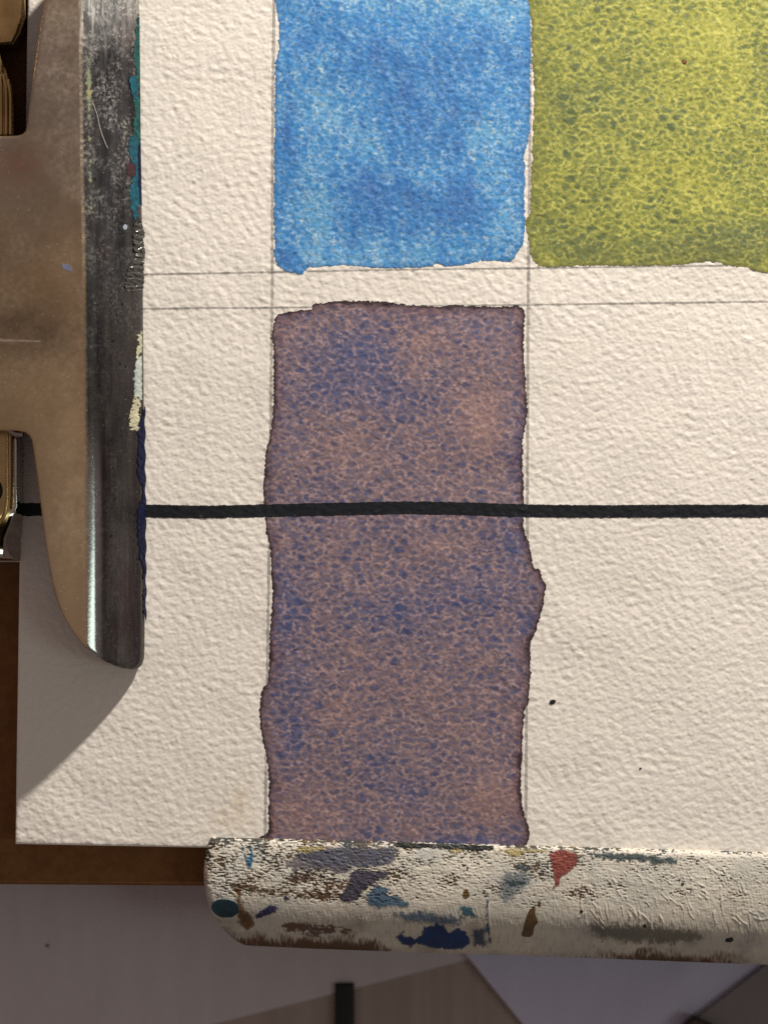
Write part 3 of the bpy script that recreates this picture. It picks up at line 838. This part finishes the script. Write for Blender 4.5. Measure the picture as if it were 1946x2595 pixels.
in_clip = lambda U, V: poly_sdf(U, V, OUT) + 1.0
jp = lambda *a, **k: surf_patch(*a, zfun=clip_z, parent=jaw, off=0, **k)
M_TEAL = mat_plain("teal_acrylic", (0.003, 0.080, 0.072), (0.004, 0.016, 0.018), 0.28, 2.2, bump=(2.0, 0.10), spec=0.5)
M_CYAN = mat_plain("cyan_acrylic", (0.004, 0.085, 0.120), (0.005, 0.030, 0.048), 0.32, 1.6, bump=(1.6, 0.08))
M_NAVY = mat_plain("navy_acrylic", (0.003, 0.003, 0.020), (0.002, 0.006, 0.030), 0.25, 0.6, bump=(1.0, 0.05))
M_MAGENTA = mat_smear("dark_magenta_paint", (0.045, 0.006, 0.014), (0.03, 0.006, 0.012), 0.45, 0.2, edge_w=0.6)
M_CREAM = mat_smear("cream_paint", (0.46, 0.43, 0.29), (0.34, 0.32, 0.22), 0.46, 0.06, (0.5, 2.2, 1), 1.5, 0.55, 0.35)
M_YELLOW = mat_smear("yellow_green_flecks", (0.26, 0.235, 0.10), (0.15, 0.17, 0.12), 0.58, 0.10, (1, 0.55, 1), 1.4, 0.55, 0.5)
M_DRIED = mat_plain("dried_dark_film", (0.040, 0.035, 0.030), (0.022, 0.020, 0.018), 0.26, 1.0, spec=0.6)
M_GREY = mat_smear("grey_white_scrapes", (0.42, 0.44, 0.40), (0.25, 0.29, 0.27), 0.52, 0.08, (0.5, 3.0, 1), 1.4, 0.5, 0.4)
R = 374
o = jp("paint_smear", [(351, 40), (346, 81), (341, 120), (340, 157), (346, 179), (337, 215), (339, 252), (343, 285), (340, 312), (343, 350), (R, 350), (R, 40)], mat=M_TEAL, lift=0.06, clipF=in_clip, relief=0.02, rough=2.0)
tag(o, "teal paint along the jaw's edge")
o = jp("paint_smear", [(331, 193), (343, 197), (349, 225), (349, 250), (340, 248), (333, 226), (328, 205)], mat=M_CYAN, lift=0.10, clipF=in_clip, rough=1.0)
tag(o, "bright cyan dab on the jaw")
o = jp("paint_smear", [(331, 344), (330, 374), (336, 407), (344, 430), (341, 447), (336, 458), (330, 491), (335, 529), (344, 559), (350, 540), (358, 500), (R, 440), (R, 344)], mat=M_CYAN, lift=0.05, clipF=in_clip, relief=0.015, rough=2.0)
tag(o, "blue-green paint along the jaw's edge")
o = jp("paint_smear", [(352, 370), (R, 370), (R, 540), (356, 510), (352, 450)], mat=M_NAVY, lift=0.085, clipF=in_clip, rough=1.0)
o = jp("paint_smear", [(315, 412), (345, 412), (350, 432), (345, 450), (322, 448)], mat=M_MAGENTA, lift=0.10, clipF=in_clip)
o = jp("paint_smear", [(222, 120), (232, 150), (238, 220), (236, 330), (238, 450), (238, 560), (228, 575), (222, 470), (220, 350), (214, 240), (214, 160)], mat=M_YELLOW, lift=0.03, rough=3.0)
tag(o, "yellow-green flecks of paint along the bend")
WR = np.sin(np.arange(NY) * RS * 2 * np.pi / 0.62)[:, None] + 0.9 * band(51, 0.5, 0.4, 2.0, 0.8)
o = jp("paint_film", [(344, 562), (340, 608), (342, 652), (326, 680), (322, 710), (320, 734), (335, 738), (352, 735), (364, 728), (366, 690), (367, 640), (365, 590), (358, 560)], mat=M_DRIED, lift=0.10, relief=0.055, relief_field=WR, rough=1.5)
tag(o, "wrinkled film of dried dark paint")
o = jp("paint_smear", [(353, 842), (347, 872), (341, 900), (348, 912), (360, 900), (R, 890), (R, 836)], mat=M_CREAM, lift=0.08, clipF=in_clip, relief=0.02, rough=3.0)
o = jp("paint_smear", [(342, 905), (336, 940), (336, 990), (341, 1010), (R, 1010), (R, 905)], mat=M_GREY, lift=0.05, clipF=in_clip, relief=0.02, rough=2.5)
o = jp("paint_smear", [(341, 1000), (332, 1030), (324, 1058), (331, 1085), (340, 1096), (352, 1098), (358, 1075), (357, 1040), (354, 1005)], mat=M_CREAM, lift=0.08, clipF=in_clip, relief=0.03, rough=4.0)
tag(o, "thick cream brush dab on the jaw's edge")
o = jp("paint_smear", [(357, 1062), (350, 1085), (353, 1130), (350, 1165), (352, 1215), (361, 1234), (361, 1262), (352, 1292), (349, 1325), (350, 1360), (354, 1395), (361, 1430), (366, 1470), (366, 1545), (R, 1545), (R, 1062)], mat=M_NAVY, lift=0.09, clipF=lambda U, V: np.minimum(jaw_edge(V) + 3.0 + 1.6 * np.sin(V * 0.11) - U, 99), relief=0.02, rough=1.2)
tag(o, "navy paint along the jaw's edge")
surf_patch("paint_fleck", [(158, 666), (166, 670), (176, 670), (184, 686), (172, 685), (160, 680)], clip_z, mat_plain("blue_grey_paint", (0.17, 0.18, 0.28), (0.13, 0.14, 0.22)), plate, 0, 0.05, 1.0, 0.5)
surf_patch("paint_fleck", blob(318, 575, 5.5, 7, 0.2), clip_z, mat_plain("pale_blue_paint", (0.28, 0.31, 0.38), (0.17, 0.18, 0.22), 0.3), jaw, 0, 0.08, 0.8, 0.2)
M_SCR = mat_smear("pale_scratch", (0.36, 0.27, 0.21), (0.28, 0.21, 0.16), 0.46, 0.12, (0.5, 2.5, 1), 1.6, 0.5, 0.15, 0.7)
for pl_ in ([(-30, 858), (40, 859), (95, 861), (118, 864), (95, 868), (30, 867), (-30, 866)], [(120, 622), (170, 612), (222, 606), (222, 609), (170, 616), (122, 626)], [(140, 606), (190, 600), (222, 594), (222, 597), (180, 604)]):
    surf_patch("scratch", pl_, clip_z, M_SCR, plate, 0, 0.012, 1.2, 0.8)
sp_ = smooth_path([(236, 262), (246, 290), (254, 325), (264, 355), (274, 377)], 6, closed=False)
bm_obj("scratch", tube_bm([(*unproj(a, b, clip_z(a, b) + 0.05), float(clip_z(a, b)) + 0.05) for a, b in sp_], 0.05, 6), mat_plain("pale_fibre", (0.42, 0.38, 0.33)), jaw)

# lever and spring parts seen through the two notches of the cover plate
M_GOLD = mat_plain("brown_plated_steel", (0.62, 0.43, 0.21), (0.48, 0.32, 0.14), 0.24, 0.35, 1.0)
M_MIRROR = mat_plain("polished_steel", (0.62, 0.56, 0.52), (0.58, 0.52, 0.48), 0.06, 0.3, 1.0)
ztop = 3.0
tp = [(-430, 900), (45, 900), (45, 1285), (30, 1316), (8, 1362), (6, 1385), (11, 1411), (-430, 1411)]
bs = [(-430, 900), (64, 900), (62, 1285), (61, 1322), (60, 1365), (60, 1392), (58, 1424), (-430, 1424)]
T_ = [unproj(a, b, ztop) for a, b in tp]; B_ = [unproj(a, b, 0.0) for a, b in bs]
Bm_ = [unproj(a, b, -2.9) for a, b in bs]
house = bm_obj("spring_housing", prism_bm(T_, ztop, B_, -0.6, 0.12), M_MIRROR, clip)
bm_obj("base_flange", prism_bm([unproj(a, b, -0.7) for a, b in bs], -0.65, Bm_, -2.99), M_MIRROR, clip, smooth=False)
tpi = [(-420, 905), (37, 905), (37, 1280), (26, 1303), (3, 1352), (-2, 1400), (-420, 1400)]
ti = [unproj(a, b, ztop + 0.25) for a, b in tpi]
lev = bm_obj("lever", prism_bm(ti, ztop + 0.25, ti, ztop - 0.1, 0.12), M_GOLD, clip)
ribp = smooth_path([(19, 1000), (19, 1120), (19, 1240), (17, 1285), (8, 1315), (-12, 1332), (-50, 1338)], 6, closed=False)
bm_obj("rib", tube_bm([(*unproj(a, b, 3.3), 3.27) for a, b in ribp], 0.16, 10), M_GOLD, lev)
ribp = smooth_path([(31, 1000), (31, 1120), (31, 1240), (29, 1290)], 6, closed=False)
bm_obj("rib", tube_bm([(*unproj(a, b, 3.3), 3.25) for a, b in ribp], 0.12, 10), mat_plain("dark_plated_steel", (0.16, 0.09, 0.045), (0.12, 0.07, 0.03), 0.3, 0.4, 1.0), lev)
hb = [unproj(a, b, 3.3) for a, b in blob(-5, 1243, 13, 24)]
bm_obj("rivet_hole", prism_bm(hb, 3.31, hb, 3.1), mat_plain("hole_shadow", (0.01, 0.008, 0.006), rough=0.7), lev)
loop = smooth_path([(-120, 1087), (-60, 1080), (-10, 1077), (18, 1082), (32, 1092), (44, 1098), (60, 1098)], 6, closed=False)
bm_obj("wire_loop", tube_bm([(*unproj(a, b, 4.6), 4.55) for a, b in loop], 0.42, 12), mat_plain("dark_chrome", (0.40, 0.34, 0.33), (0.3, 0.26, 0.25), 0.12, 0.3, 1.0), clip)
# upper notch
tp = [(-430, -260), (-30, -260), (-12, 120), (4, 152), (16, 180), (30, 216), (35, 280), (36, 348), (-430, 352)]
T_ = [unproj(a, b, 3.0) for a, b in tp]; B_ = [unproj(a + 3, b, -2.9) for a, b in tp]
lev2 = bm_obj("lever", prism_bm(T_, 3.0, B_, -2.95, 0.3), M_GOLD, clip)
for i, uu in enumerate((4, 17, 28)):
    r_ = smooth_path([(uu - 8, 175 + i * 14), (uu - 1, 215 + i * 10), (uu, 290), (uu, 345)], 6, closed=False)
    bm_obj("rib", tube_bm([(*unproj(a, b, 3.1), 3.08) for a, b in r_], 0.20, 10), M_GOLD, lev2)
ap = [unproj(a, b, 0.8) for a, b in [(-430, -600), (66, -600), (64, 40), (50, 85), (34, 112), (-430, 140)]]
bm_obj("lever_arm", prism_bm(ap, 0.8, ap, -2.9, 0.6), M_GOLD, clip)
# back of the clip, outside the picture: folds down to the board
bk = [unproj(a, b, 6.2) for a, b in [(-480, 345), (-455, 345), (-455, 1091), (-480, 1091)]]
bm_obj("back_fold", prism_bm(bk, 6.55, bk, -2.99, 0.15), M_PLATE, clip)

# ------------------------------------------------------------------ painted clip along the bottom edge
def bt(u): return np.interp(u, [400, 536, 982, 1300, 1946, 2400], [2119, 2122, 2132, 2142, 2160, 2172])
def bbm(u): return np.interp(u, [400, 620, 789, 1127, 1300, 1650, 1946, 2400], [2389, 2396, 2404, 2416, 2420, 2434, 2445, 2461])
_tn = np.linspace(-0.1, 1.1, 601)
_sl2 = np.interp(_tn, [-0.1, 0.0, 0.08, 0.30, 0.50, 0.62, 0.72, 0.84, 1.0, 1.1], [0.55, 0.40, 0.20, 0.08, -0.04, -0.16, -0.32, -0.62, -1.1, -1.15])
_z2 = np.cumsum(_sl2) * (_tn[1] - _tn[0]) * 11.0
_z2 = _z2 - np.interp(0, _tn, _z2) + 0.62
def across(u, v): return (v - bt(u)) / (bbm(u) - bt(u))
def bar_base(u, v): return np.interp(across(u, v), _tn, _z2)

STREAK = 0.65 * band(61, 0.30, 0.42, 5.0, 0.9) + 0.55 * band(62, 0.36, 0.45, 1.6, 0.8) + 0.35 * band(63, 0.9, 0.5, 3.0, 1.0)
STREAK /= STREAK.std()
BRIST = band(64, 0.22, 0.35, 0.9, 6.0)
COVER = 0.75 * band(65, 0.26, 0.40, 4.5, 0.9) + 0.45 * band(66, 3.5, 0.5, 1.8, 0.8) + 0.50 * band(67, 0.28, 0.4, 1.4, 0.9)
COVER /= COVER.std()
COVLOW = 0.7 * band(68, 0.45, 0.5, 0.8, 3.5) + 0.7 * band(69, 2.5, 0.5, 1.6, 1.0)
COVLOW /= COVLOW.std()
rng = np.random.default_rng(9)
RIDGES = []
for i in range(95):
    cu, cv = rng.uniform(1470, 1930), rng.uniform(2205, 2345)
    a = rng.normal(1.05, 0.35) if rng.random() < 0.8 else rng.uniform(0, math.pi)
    L = rng.uniform(8, 38)
    c = rng.normal(0, 0.25)
    RIDGES.append([(cu + L * s * math.cos(a + c * s), cv + L * s * math.sin(a + c * s)) for s in (-0.5, -0.2, 0.15, 0.5)])
RIDGES.append([(1238, 2262), (1237, 2300), (1242, 2345), (1247, 2390)])
RIDGES.append([(1824, 2245), (1828, 2290), (1831, 2318)])
def cover_at(u, v):
    x, y = unproj(u, v)
    a = across(u, v)
    lowz = np.clip((a - 0.52) / 0.16, 0, 1)
    c = sample(COVER, x, y) * (1 - lowz) + 0.65 * sample(COVLOW, x, y) * lowz
    bias = np.interp(u, [500, 740, 800, 990, 1030, 1250, 1330, 1480, 1560, 1946], [0.38, 0.32, 0.02, 0.08, 0.60, 0.68, 0.45, 0.55, 0.85, 0.95])
    bias = bias + np.interp(a, [0, 0.06, 0.2, 0.45, 0.62, 0.8, 0.93, 1.0], [-0.75, -0.25, -0.08, 0.15, 0.8, 0.9, 0.45, 0.0])
    low_ = np.interp(u, [500, 620, 930, 1010, 1440, 1600, 1850, 1900], [-1.3, -1.5, -1.4, 0.5, 0.4, -1.6, -1.6, 0.5])
    bias = bias - 0.42 * np.exp(-((a - 0.50) / 0.10) ** 2) * np.interp(u, [500, 560, 800, 930, 960], [0, 1, 1, 0.6, 0])
    bias = bias + low_ * np.clip((a - 0.84) / 0.13, 0, 1)
    return bias + 0.62 * c
def bar_relief(u, v):
    x, y = unproj(u, v)
    a = across(u, v)
    k = np.interp(a, [0, 0.1, 0.45, 0.62, 1.0], [1.0, 1.0, 0.85, 0.22, 0.12]) * np.interp(u, [500, 900, 1300, 1500, 1946], [1.15, 1.0, 0.8, 0.62, 0.65])
    c = cover_at(u, v)
    lay = 0.050 * np.clip((c + 0.05) / 0.35, 0, 1)
    return lay + 0.019 * k * sample(STREAK, x, y) + 0.010 * sample(BRIST, x, y)
def bar_z(u, v): return bar_base(u, v) + bar_relief(u, v)

BOUT = [(536, 2122)] + [(u, float(bt(u))) for u in (700, 982, 1300, 1946, 2380)] + [(2380, float(bbm(2380)))] + [(u, float(bbm(u))) for u in (1946, 1650, 1300, 1127, 900, 789, 700)]
BOUT += [(640, 2397), (620, 2395), (602, 2386), (587, 2375), (571, 2360), (558, 2344), (546, 2328), (536, 2310), (527, 2286), (522, 2262), (518, 2235), (517, 2209), (519, 2184), (522, 2161), (528, 2138)]
pclip = empty("painted_clip", (*unproj(1400, 2290), -0.1))
tag(pclip, "brown metal clip caked with white paint and colour smears along the paper's bottom edge", "clip")
step = 1.9
U, V = np.meshgrid(np.arange(505, 2395, step), np.arange(2110, 2475, step))
FBAR = poly_sdf(U, V, BOUT)
u, v, f, t = march(U, V, FBAR)
rel = bar_relief(u, v)
for r_ in RIDGES:
    rel = rel + 0.042 * np.exp(-(line_dist(u, v, r_) / 2.0) ** 2)
zz = bar_base(u, v) + rel - 0.55 * np.exp(-np.maximum(f, 0) / 5.0)
x, y = unproj(u, v, zz)
shell = mesh_obj("paint_coated_jaw", x, y, zz, t[:, ::-1], mat_clip_paint(), pclip, {"cover": cover_at(u, v), "across": across(u, v)}, skirt=zz - 0.5)
# the spine behind the board's edge and the lower jaw under the board
def px_at(pts, z): return [unproj(a, b, z) for a, b in pts]
spn = px_at([(655, 2372), (2380, 2418), (2380, 2446), (655, 2394)], -0.5)
M_BRN = mat_plain("brown_lacquered_steel", (0.13, 0.06, 0.03), (0.09, 0.04, 0.02), 0.4, 0.5, 0.4)
bm_obj("spine", prism_bm(spn, -1.3, spn, -8.2, 0.1), M_BRN, pclip)
lw = [(-12, -42.0), (54, -44.0), (54, -30), (-12, -30)]
bm_obj("lower_jaw", prism_bm(lw, -6.62, lw, -7.6, 0.1), M_BRN, pclip)

RID = lambda u, v: bar_z(u, v)
in_bar = lambda U, V: poly_sdf(U, V, BOUT) - 1.5
bp = lambda name, poly, mat, lift=0.03, rough=2.0, label=None, step=2.2, **k: tag(surf_patch(name, poly, bar_z, mat, shell, 0, lift, step, rough, in_bar, **k), label)
H = (0.5, 2.0, 1)
V_ = (2.2, 0.5, 1)
bp("paint_drop", blob(571, 2302, 35, 23, 0.1, wob=0.03), mat_plain("dark_teal_gloss", (0.004, 0.036, 0.052), (0.002, 0.018, 0.030), 0.35, 0.8, spec=0.5), 0.16, 0.6, "glossy dark teal oval drop of paint")
M_BLUE1 = mat_smear("worn_blue", (0.030, 0.125, 0.230), (0.035, 0.10, 0.17), 0.44, 0.10, H, 1.4, 0.5, 0.15)
bp("paint_smear", [(612, 2138), (619, 2145), (622, 2160), (628, 2175), (634, 2165), (631, 2138), (637, 2145), (643, 2165), (641, 2190), (636, 2200), (628, 2198), (621, 2175), (615, 2155)], M_BLUE1, 0.05, 1.0, "small blue V-shaped mark", 1.4)
M_OCH = mat_smear("ochre_stain", (0.20, 0.090, 0.022), (0.11, 0.050, 0.016), 0.56, 0.14, V_, 1.1, 0.5, 0.6, 0.85)
bp("paint_smear", [(596, 2230), (618, 2235), (622, 2290), (645, 2320), (650, 2350), (620, 2362), (598, 2340), (592, 2270)], M_OCH, 0.03, 3, "ochre stain beside the teal drop")
M_NAV2 = mat_smear("worn_navy", (0.018, 0.020, 0.085), (0.025, 0.026, 0.070), 0.56, 0.08, (1, 1, 1), 1.2, 0.5, 0.5, 0.95)
for poly in ([(690, 2288), (706, 2296), (708, 2308), (690, 2322), (668, 2332), (648, 2334), (643, 2322), (652, 2308), (672, 2292)],
             [(717, 2272), (732, 2266), (741, 2276), (730, 2286), (717, 2284)],
             [(716, 2222), (735, 2210), (752, 2200), (770, 2198), (764, 2210), (745, 2222), (725, 2230)]):
    bp("paint_smear", poly, M_NAV2, 0.05, 2.0)
M_VIO = mat_smear("grey_violet_paint", (0.070, 0.062, 0.088), (0.045, 0.042, 0.062), 0.46, 0.10, H, 1.2, 0.5, 0.4, 0.95)
bp("paint_smear", [(889, 2205), (930, 2202), (983, 2207), (980, 2226), (952, 2240), (930, 2255), (916, 2272), (905, 2281), (879, 2289), (857, 2277), (862, 2262), (880, 2240)], M_VIO, 0.05, 2.5, "dark grey-violet diagonal brush mark")
M_VIO2 = mat_smear("thin_grey_violet", (0.10, 0.105, 0.15), (0.08, 0.075, 0.095), 0.52, 0.14, H, 1.3, 0.5, 0.9, 0.9)
bp("paint_smear", [(760, 2150), (850, 2138), (1005, 2142), (1010, 2170), (990, 2200), (900, 2206), (800, 2205), (750, 2180)], M_VIO2, 0.04, 4)
bp("paint_smear", [(700, 2180), (760, 2160), (850, 2165), (900, 2190), (880, 2225), (800, 2215), (740, 2215)], mat_smear("dull_violet_wash", (0.16, 0.13, 0.15), (0.11, 0.10, 0.13), 0.60, 0.12, H, 1.3, 0.5, 0.9, 0.8), 0.035, 5)
bp("paint_smear", [(560, 2225), (640, 2232), (720, 2245), (820, 2262), (880, 2275), (820, 2290), (700, 2280), (600, 2262)], mat_smear("brown_scrapes", (0.11, 0.062, 0.03), (0.075, 0.045, 0.022), 0.64, 0.07, (0.35, 3.0, 1), 1.4, 0.5, 0.9, 0.9), 0.03, 5, "brown scrapes through the white paint")
M_SKY = mat_smear("washed_blue", (0.075, 0.140, 0.22), (0.05, 0.10, 0.17), 0.56, 0.14, (1.3, 0.9, 1), 1.2, 0.5, 0.6, 0.85)
bp("paint_smear", [(928, 2252), (950, 2240), (985, 2236), (992, 2258), (1012, 2268), (1046, 2290), (1036, 2304), (1000, 2306), (960, 2306), (930, 2298), (924, 2275)], M_SKY, 0.03, 3, "washed light blue patch")
bp("paint_smear", [(1270, 2200), (1330, 2195), (1360, 2230), (1330, 2270), (1280, 2300), (1250, 2270), (1255, 2225)], mat_smear("faint_blue_wash", (0.15, 0.19, 0.23), (0.12, 0.15, 0.19), 0.62, 0.2, V_, 1.2, 0.5, 1.0, 0.6), 0.025, 5)
bp("paint_smear", [(1480, 2330), (1600, 2325), (1760, 2345), (1800, 2385), (1700, 2405), (1520, 2395)], mat_smear("grey_green_wash", (0.13, 0.135, 0.105), (0.16, 0.15, 0.125), 0.58, 0.2, V_, 1.0, 0.5, 1.2, 0.7), 0.025, 5)
bp("paint_smear", [(700, 2330), (800, 2325), (900, 2345), (930, 2370), (840, 2385), (720, 2372)], mat_smear("rust_streaks", (0.13, 0.055, 0.035), (0.10, 0.05, 0.035), 0.66, 0.12, (0.3, 2.5, 1), 1.2, 0.5, 1.0, 0.8), 0.025, 5)
bp("paint_smear", [(960, 2300), (1010, 2308), (1060, 2300), (1130, 2312), (1180, 2320), (1170, 2350), (1080, 2350), (1020, 2340)], mat_smear("pale_blue_wash", (0.10, 0.15, 0.22), (0.07, 0.11, 0.18), 0.54, 0.2, V_, 1.2, 0.5, 0.8, 0.8), 0.025, 4)
M_DBL = mat_smear("deep_blue_paint", (0.005, 0.038, 0.150), (0.004, 0.024, 0.095), 0.34, 0.16, V_, 1.5, 0.42, 0.4)
bp("paint_blot", [(1004, 2376), (1014, 2364), (1024, 2356), (1026, 2372), (1040, 2374), (1055, 2376), (1072, 2361), (1074, 2347), (1098, 2344), (1122, 2342), (1139, 2361), (1150, 2356), (1163, 2351), (1180, 2361), (1190, 2383), (1187, 2398), (1170, 2406), (1151, 2410), (1128, 2408), (1105, 2407), (1079, 2400), (1060, 2392), (1043, 2402), (1030, 2398), (1016, 2392)], M_DBL, 0.05, 2.0, "deep blue blot near the clip's lower edge")
M_TEA2 = mat_smear("thin_teal", (0.025, 0.12, 0.155), (0.02, 0.08, 0.12), 0.58, 0.14, V_, 1.3, 0.5, 0.6, 0.85)
bp("paint_smear", [(1163, 2292), (1195, 2290), (1210, 2305), (1212, 2330), (1190, 2332), (1172, 2332), (1162, 2352), (1156, 2345), (1160, 2315)], M_TEA2, 0.03, 2.5)
bp("paint_smear", [(1190, 2350), (1215, 2345), (1235, 2350), (1240, 2400), (1222, 2408), (1195, 2400)], mat_smear("dark_blue_wash", (0.04, 0.075, 0.14), (0.03, 0.05, 0.10), 0.56, 0.18, V_, 1.3, 0.5, 0.7, 0.8), 0.03, 2.5)
bp("paint_smear", [(1232, 2275), (1239, 2290), (1238, 2330), (1244, 2370), (1246, 2392), (1236, 2385), (1230, 2340)], mat_smear("blue_line", (0.04, 0.10, 0.17), (0.05, 0.09, 0.14), 0.45, 0.15, V_, 1.3, 0.5, 0.2, 0.9), 0.035, 1.5)
M_CHIP = mat_plain("bare_ochre_metal", (0.135, 0.080, 0.026), (0.085, 0.046, 0.018), 0.35, 0.5, spec=0.5)
for poly in (blob(1181, 2265, 8, 12), [(1322, 2371), (1326, 2352), (1330, 2337), (1339, 2310), (1348, 2300), (1354, 2296), (1357, 2306), (1356, 2318), (1362, 2335), (1354, 2349), (1346, 2373)], blob(1366, 2291, 4.5, 7)):
    bp("bare_patch", poly, M_CHIP, 0.035, 0.8, "ochre-brown unpainted patch in the white paint", 1.5)
M_RED = mat_smear("brick_red_paint", (0.245, 0.056, 0.040), (0.160, 0.038, 0.030), 0.42, 0.12, H, 1.4, 0.5, 0.3)
bp("paint_smear", [(1388, 2166), (1400, 2156), (1420, 2150), (1445, 2156), (1468, 2166), (1464, 2182), (1462, 2195), (1443, 2209), (1424, 2224), (1418, 2240), (1405, 2254), (1395, 2254), (1404, 2236), (1400, 2220), (1397, 2200), (1397, 2183)], M_RED, 0.06, 2.0, "brick red brush mark narrowing downward")
M_YEL = mat_smear("dirty_yellow", (0.42, 0.30, 0.10), (0.38, 0.33, 0.16), 0.54, 0.14, H, 1.2, 0.5, 0.4, 0.85)
for poly in ([(1250, 2146), (1300, 2146), (1390, 2150), (1392, 2160), (1330, 2166), (1300, 2178), (1280, 2164), (1250, 2156)], [(1140, 2150), (1165, 2144), (1178, 2154), (1160, 2166), (1140, 2162)], [(750, 2148), (800, 2140), (830, 2148), (800, 2165), (760, 2164)]):
    bp("paint_smear", poly, M_YEL, 0.05, 2.5)
M_DGR = mat_smear("dark_green_smear", (0.035, 0.060, 0.055), (0.05, 0.07, 0.085), 0.56, 0.14, H, 1.2, 0.5, 0.6, 0.85)
for poly in ([(1298, 2190), (1318, 2180), (1345, 2190), (1340, 2208), (1318, 2216), (1300, 2208)], [(1280, 2225), (1320, 2222), (1345, 2235), (1320, 2250), (1280, 2245)], [(1490, 2150), (1620, 2156), (1700, 2168), (1760, 2175), (1700, 2196), (1600, 2190), (1500, 2176)]):
    bp("paint_smear", poly, M_DGR, 0.04, 4)
M_SHD = mat_plain("black_grime", (0.010, 0.012, 0.010), (0.02, 0.022, 0.016), 0.5, 1.0)
bp("grime_strip", [(985, 2136), (1100, 2139), (1240, 2143), (1242, 2153), (1180, 2154), (1100, 2148), (1020, 2145)], M_SHD, 0.05, 1.6, "black strip of grime along the clip's paper edge")
for cx, cy, r_ in ((1473, 2310, 4), (1633, 2347, 4.5), (1729, 2240, 4)):
    bp("paint_speck", blob(cx, cy, r_, r_), M_SHD, 0.05, 0.3, None, 1.0)
bp("bare_patch", blob(1847, 2383, 10, 6, -0.1), M_SHD, 0.05, 1.0, "dark chipped spot near the clip's lower edge", 1.5)
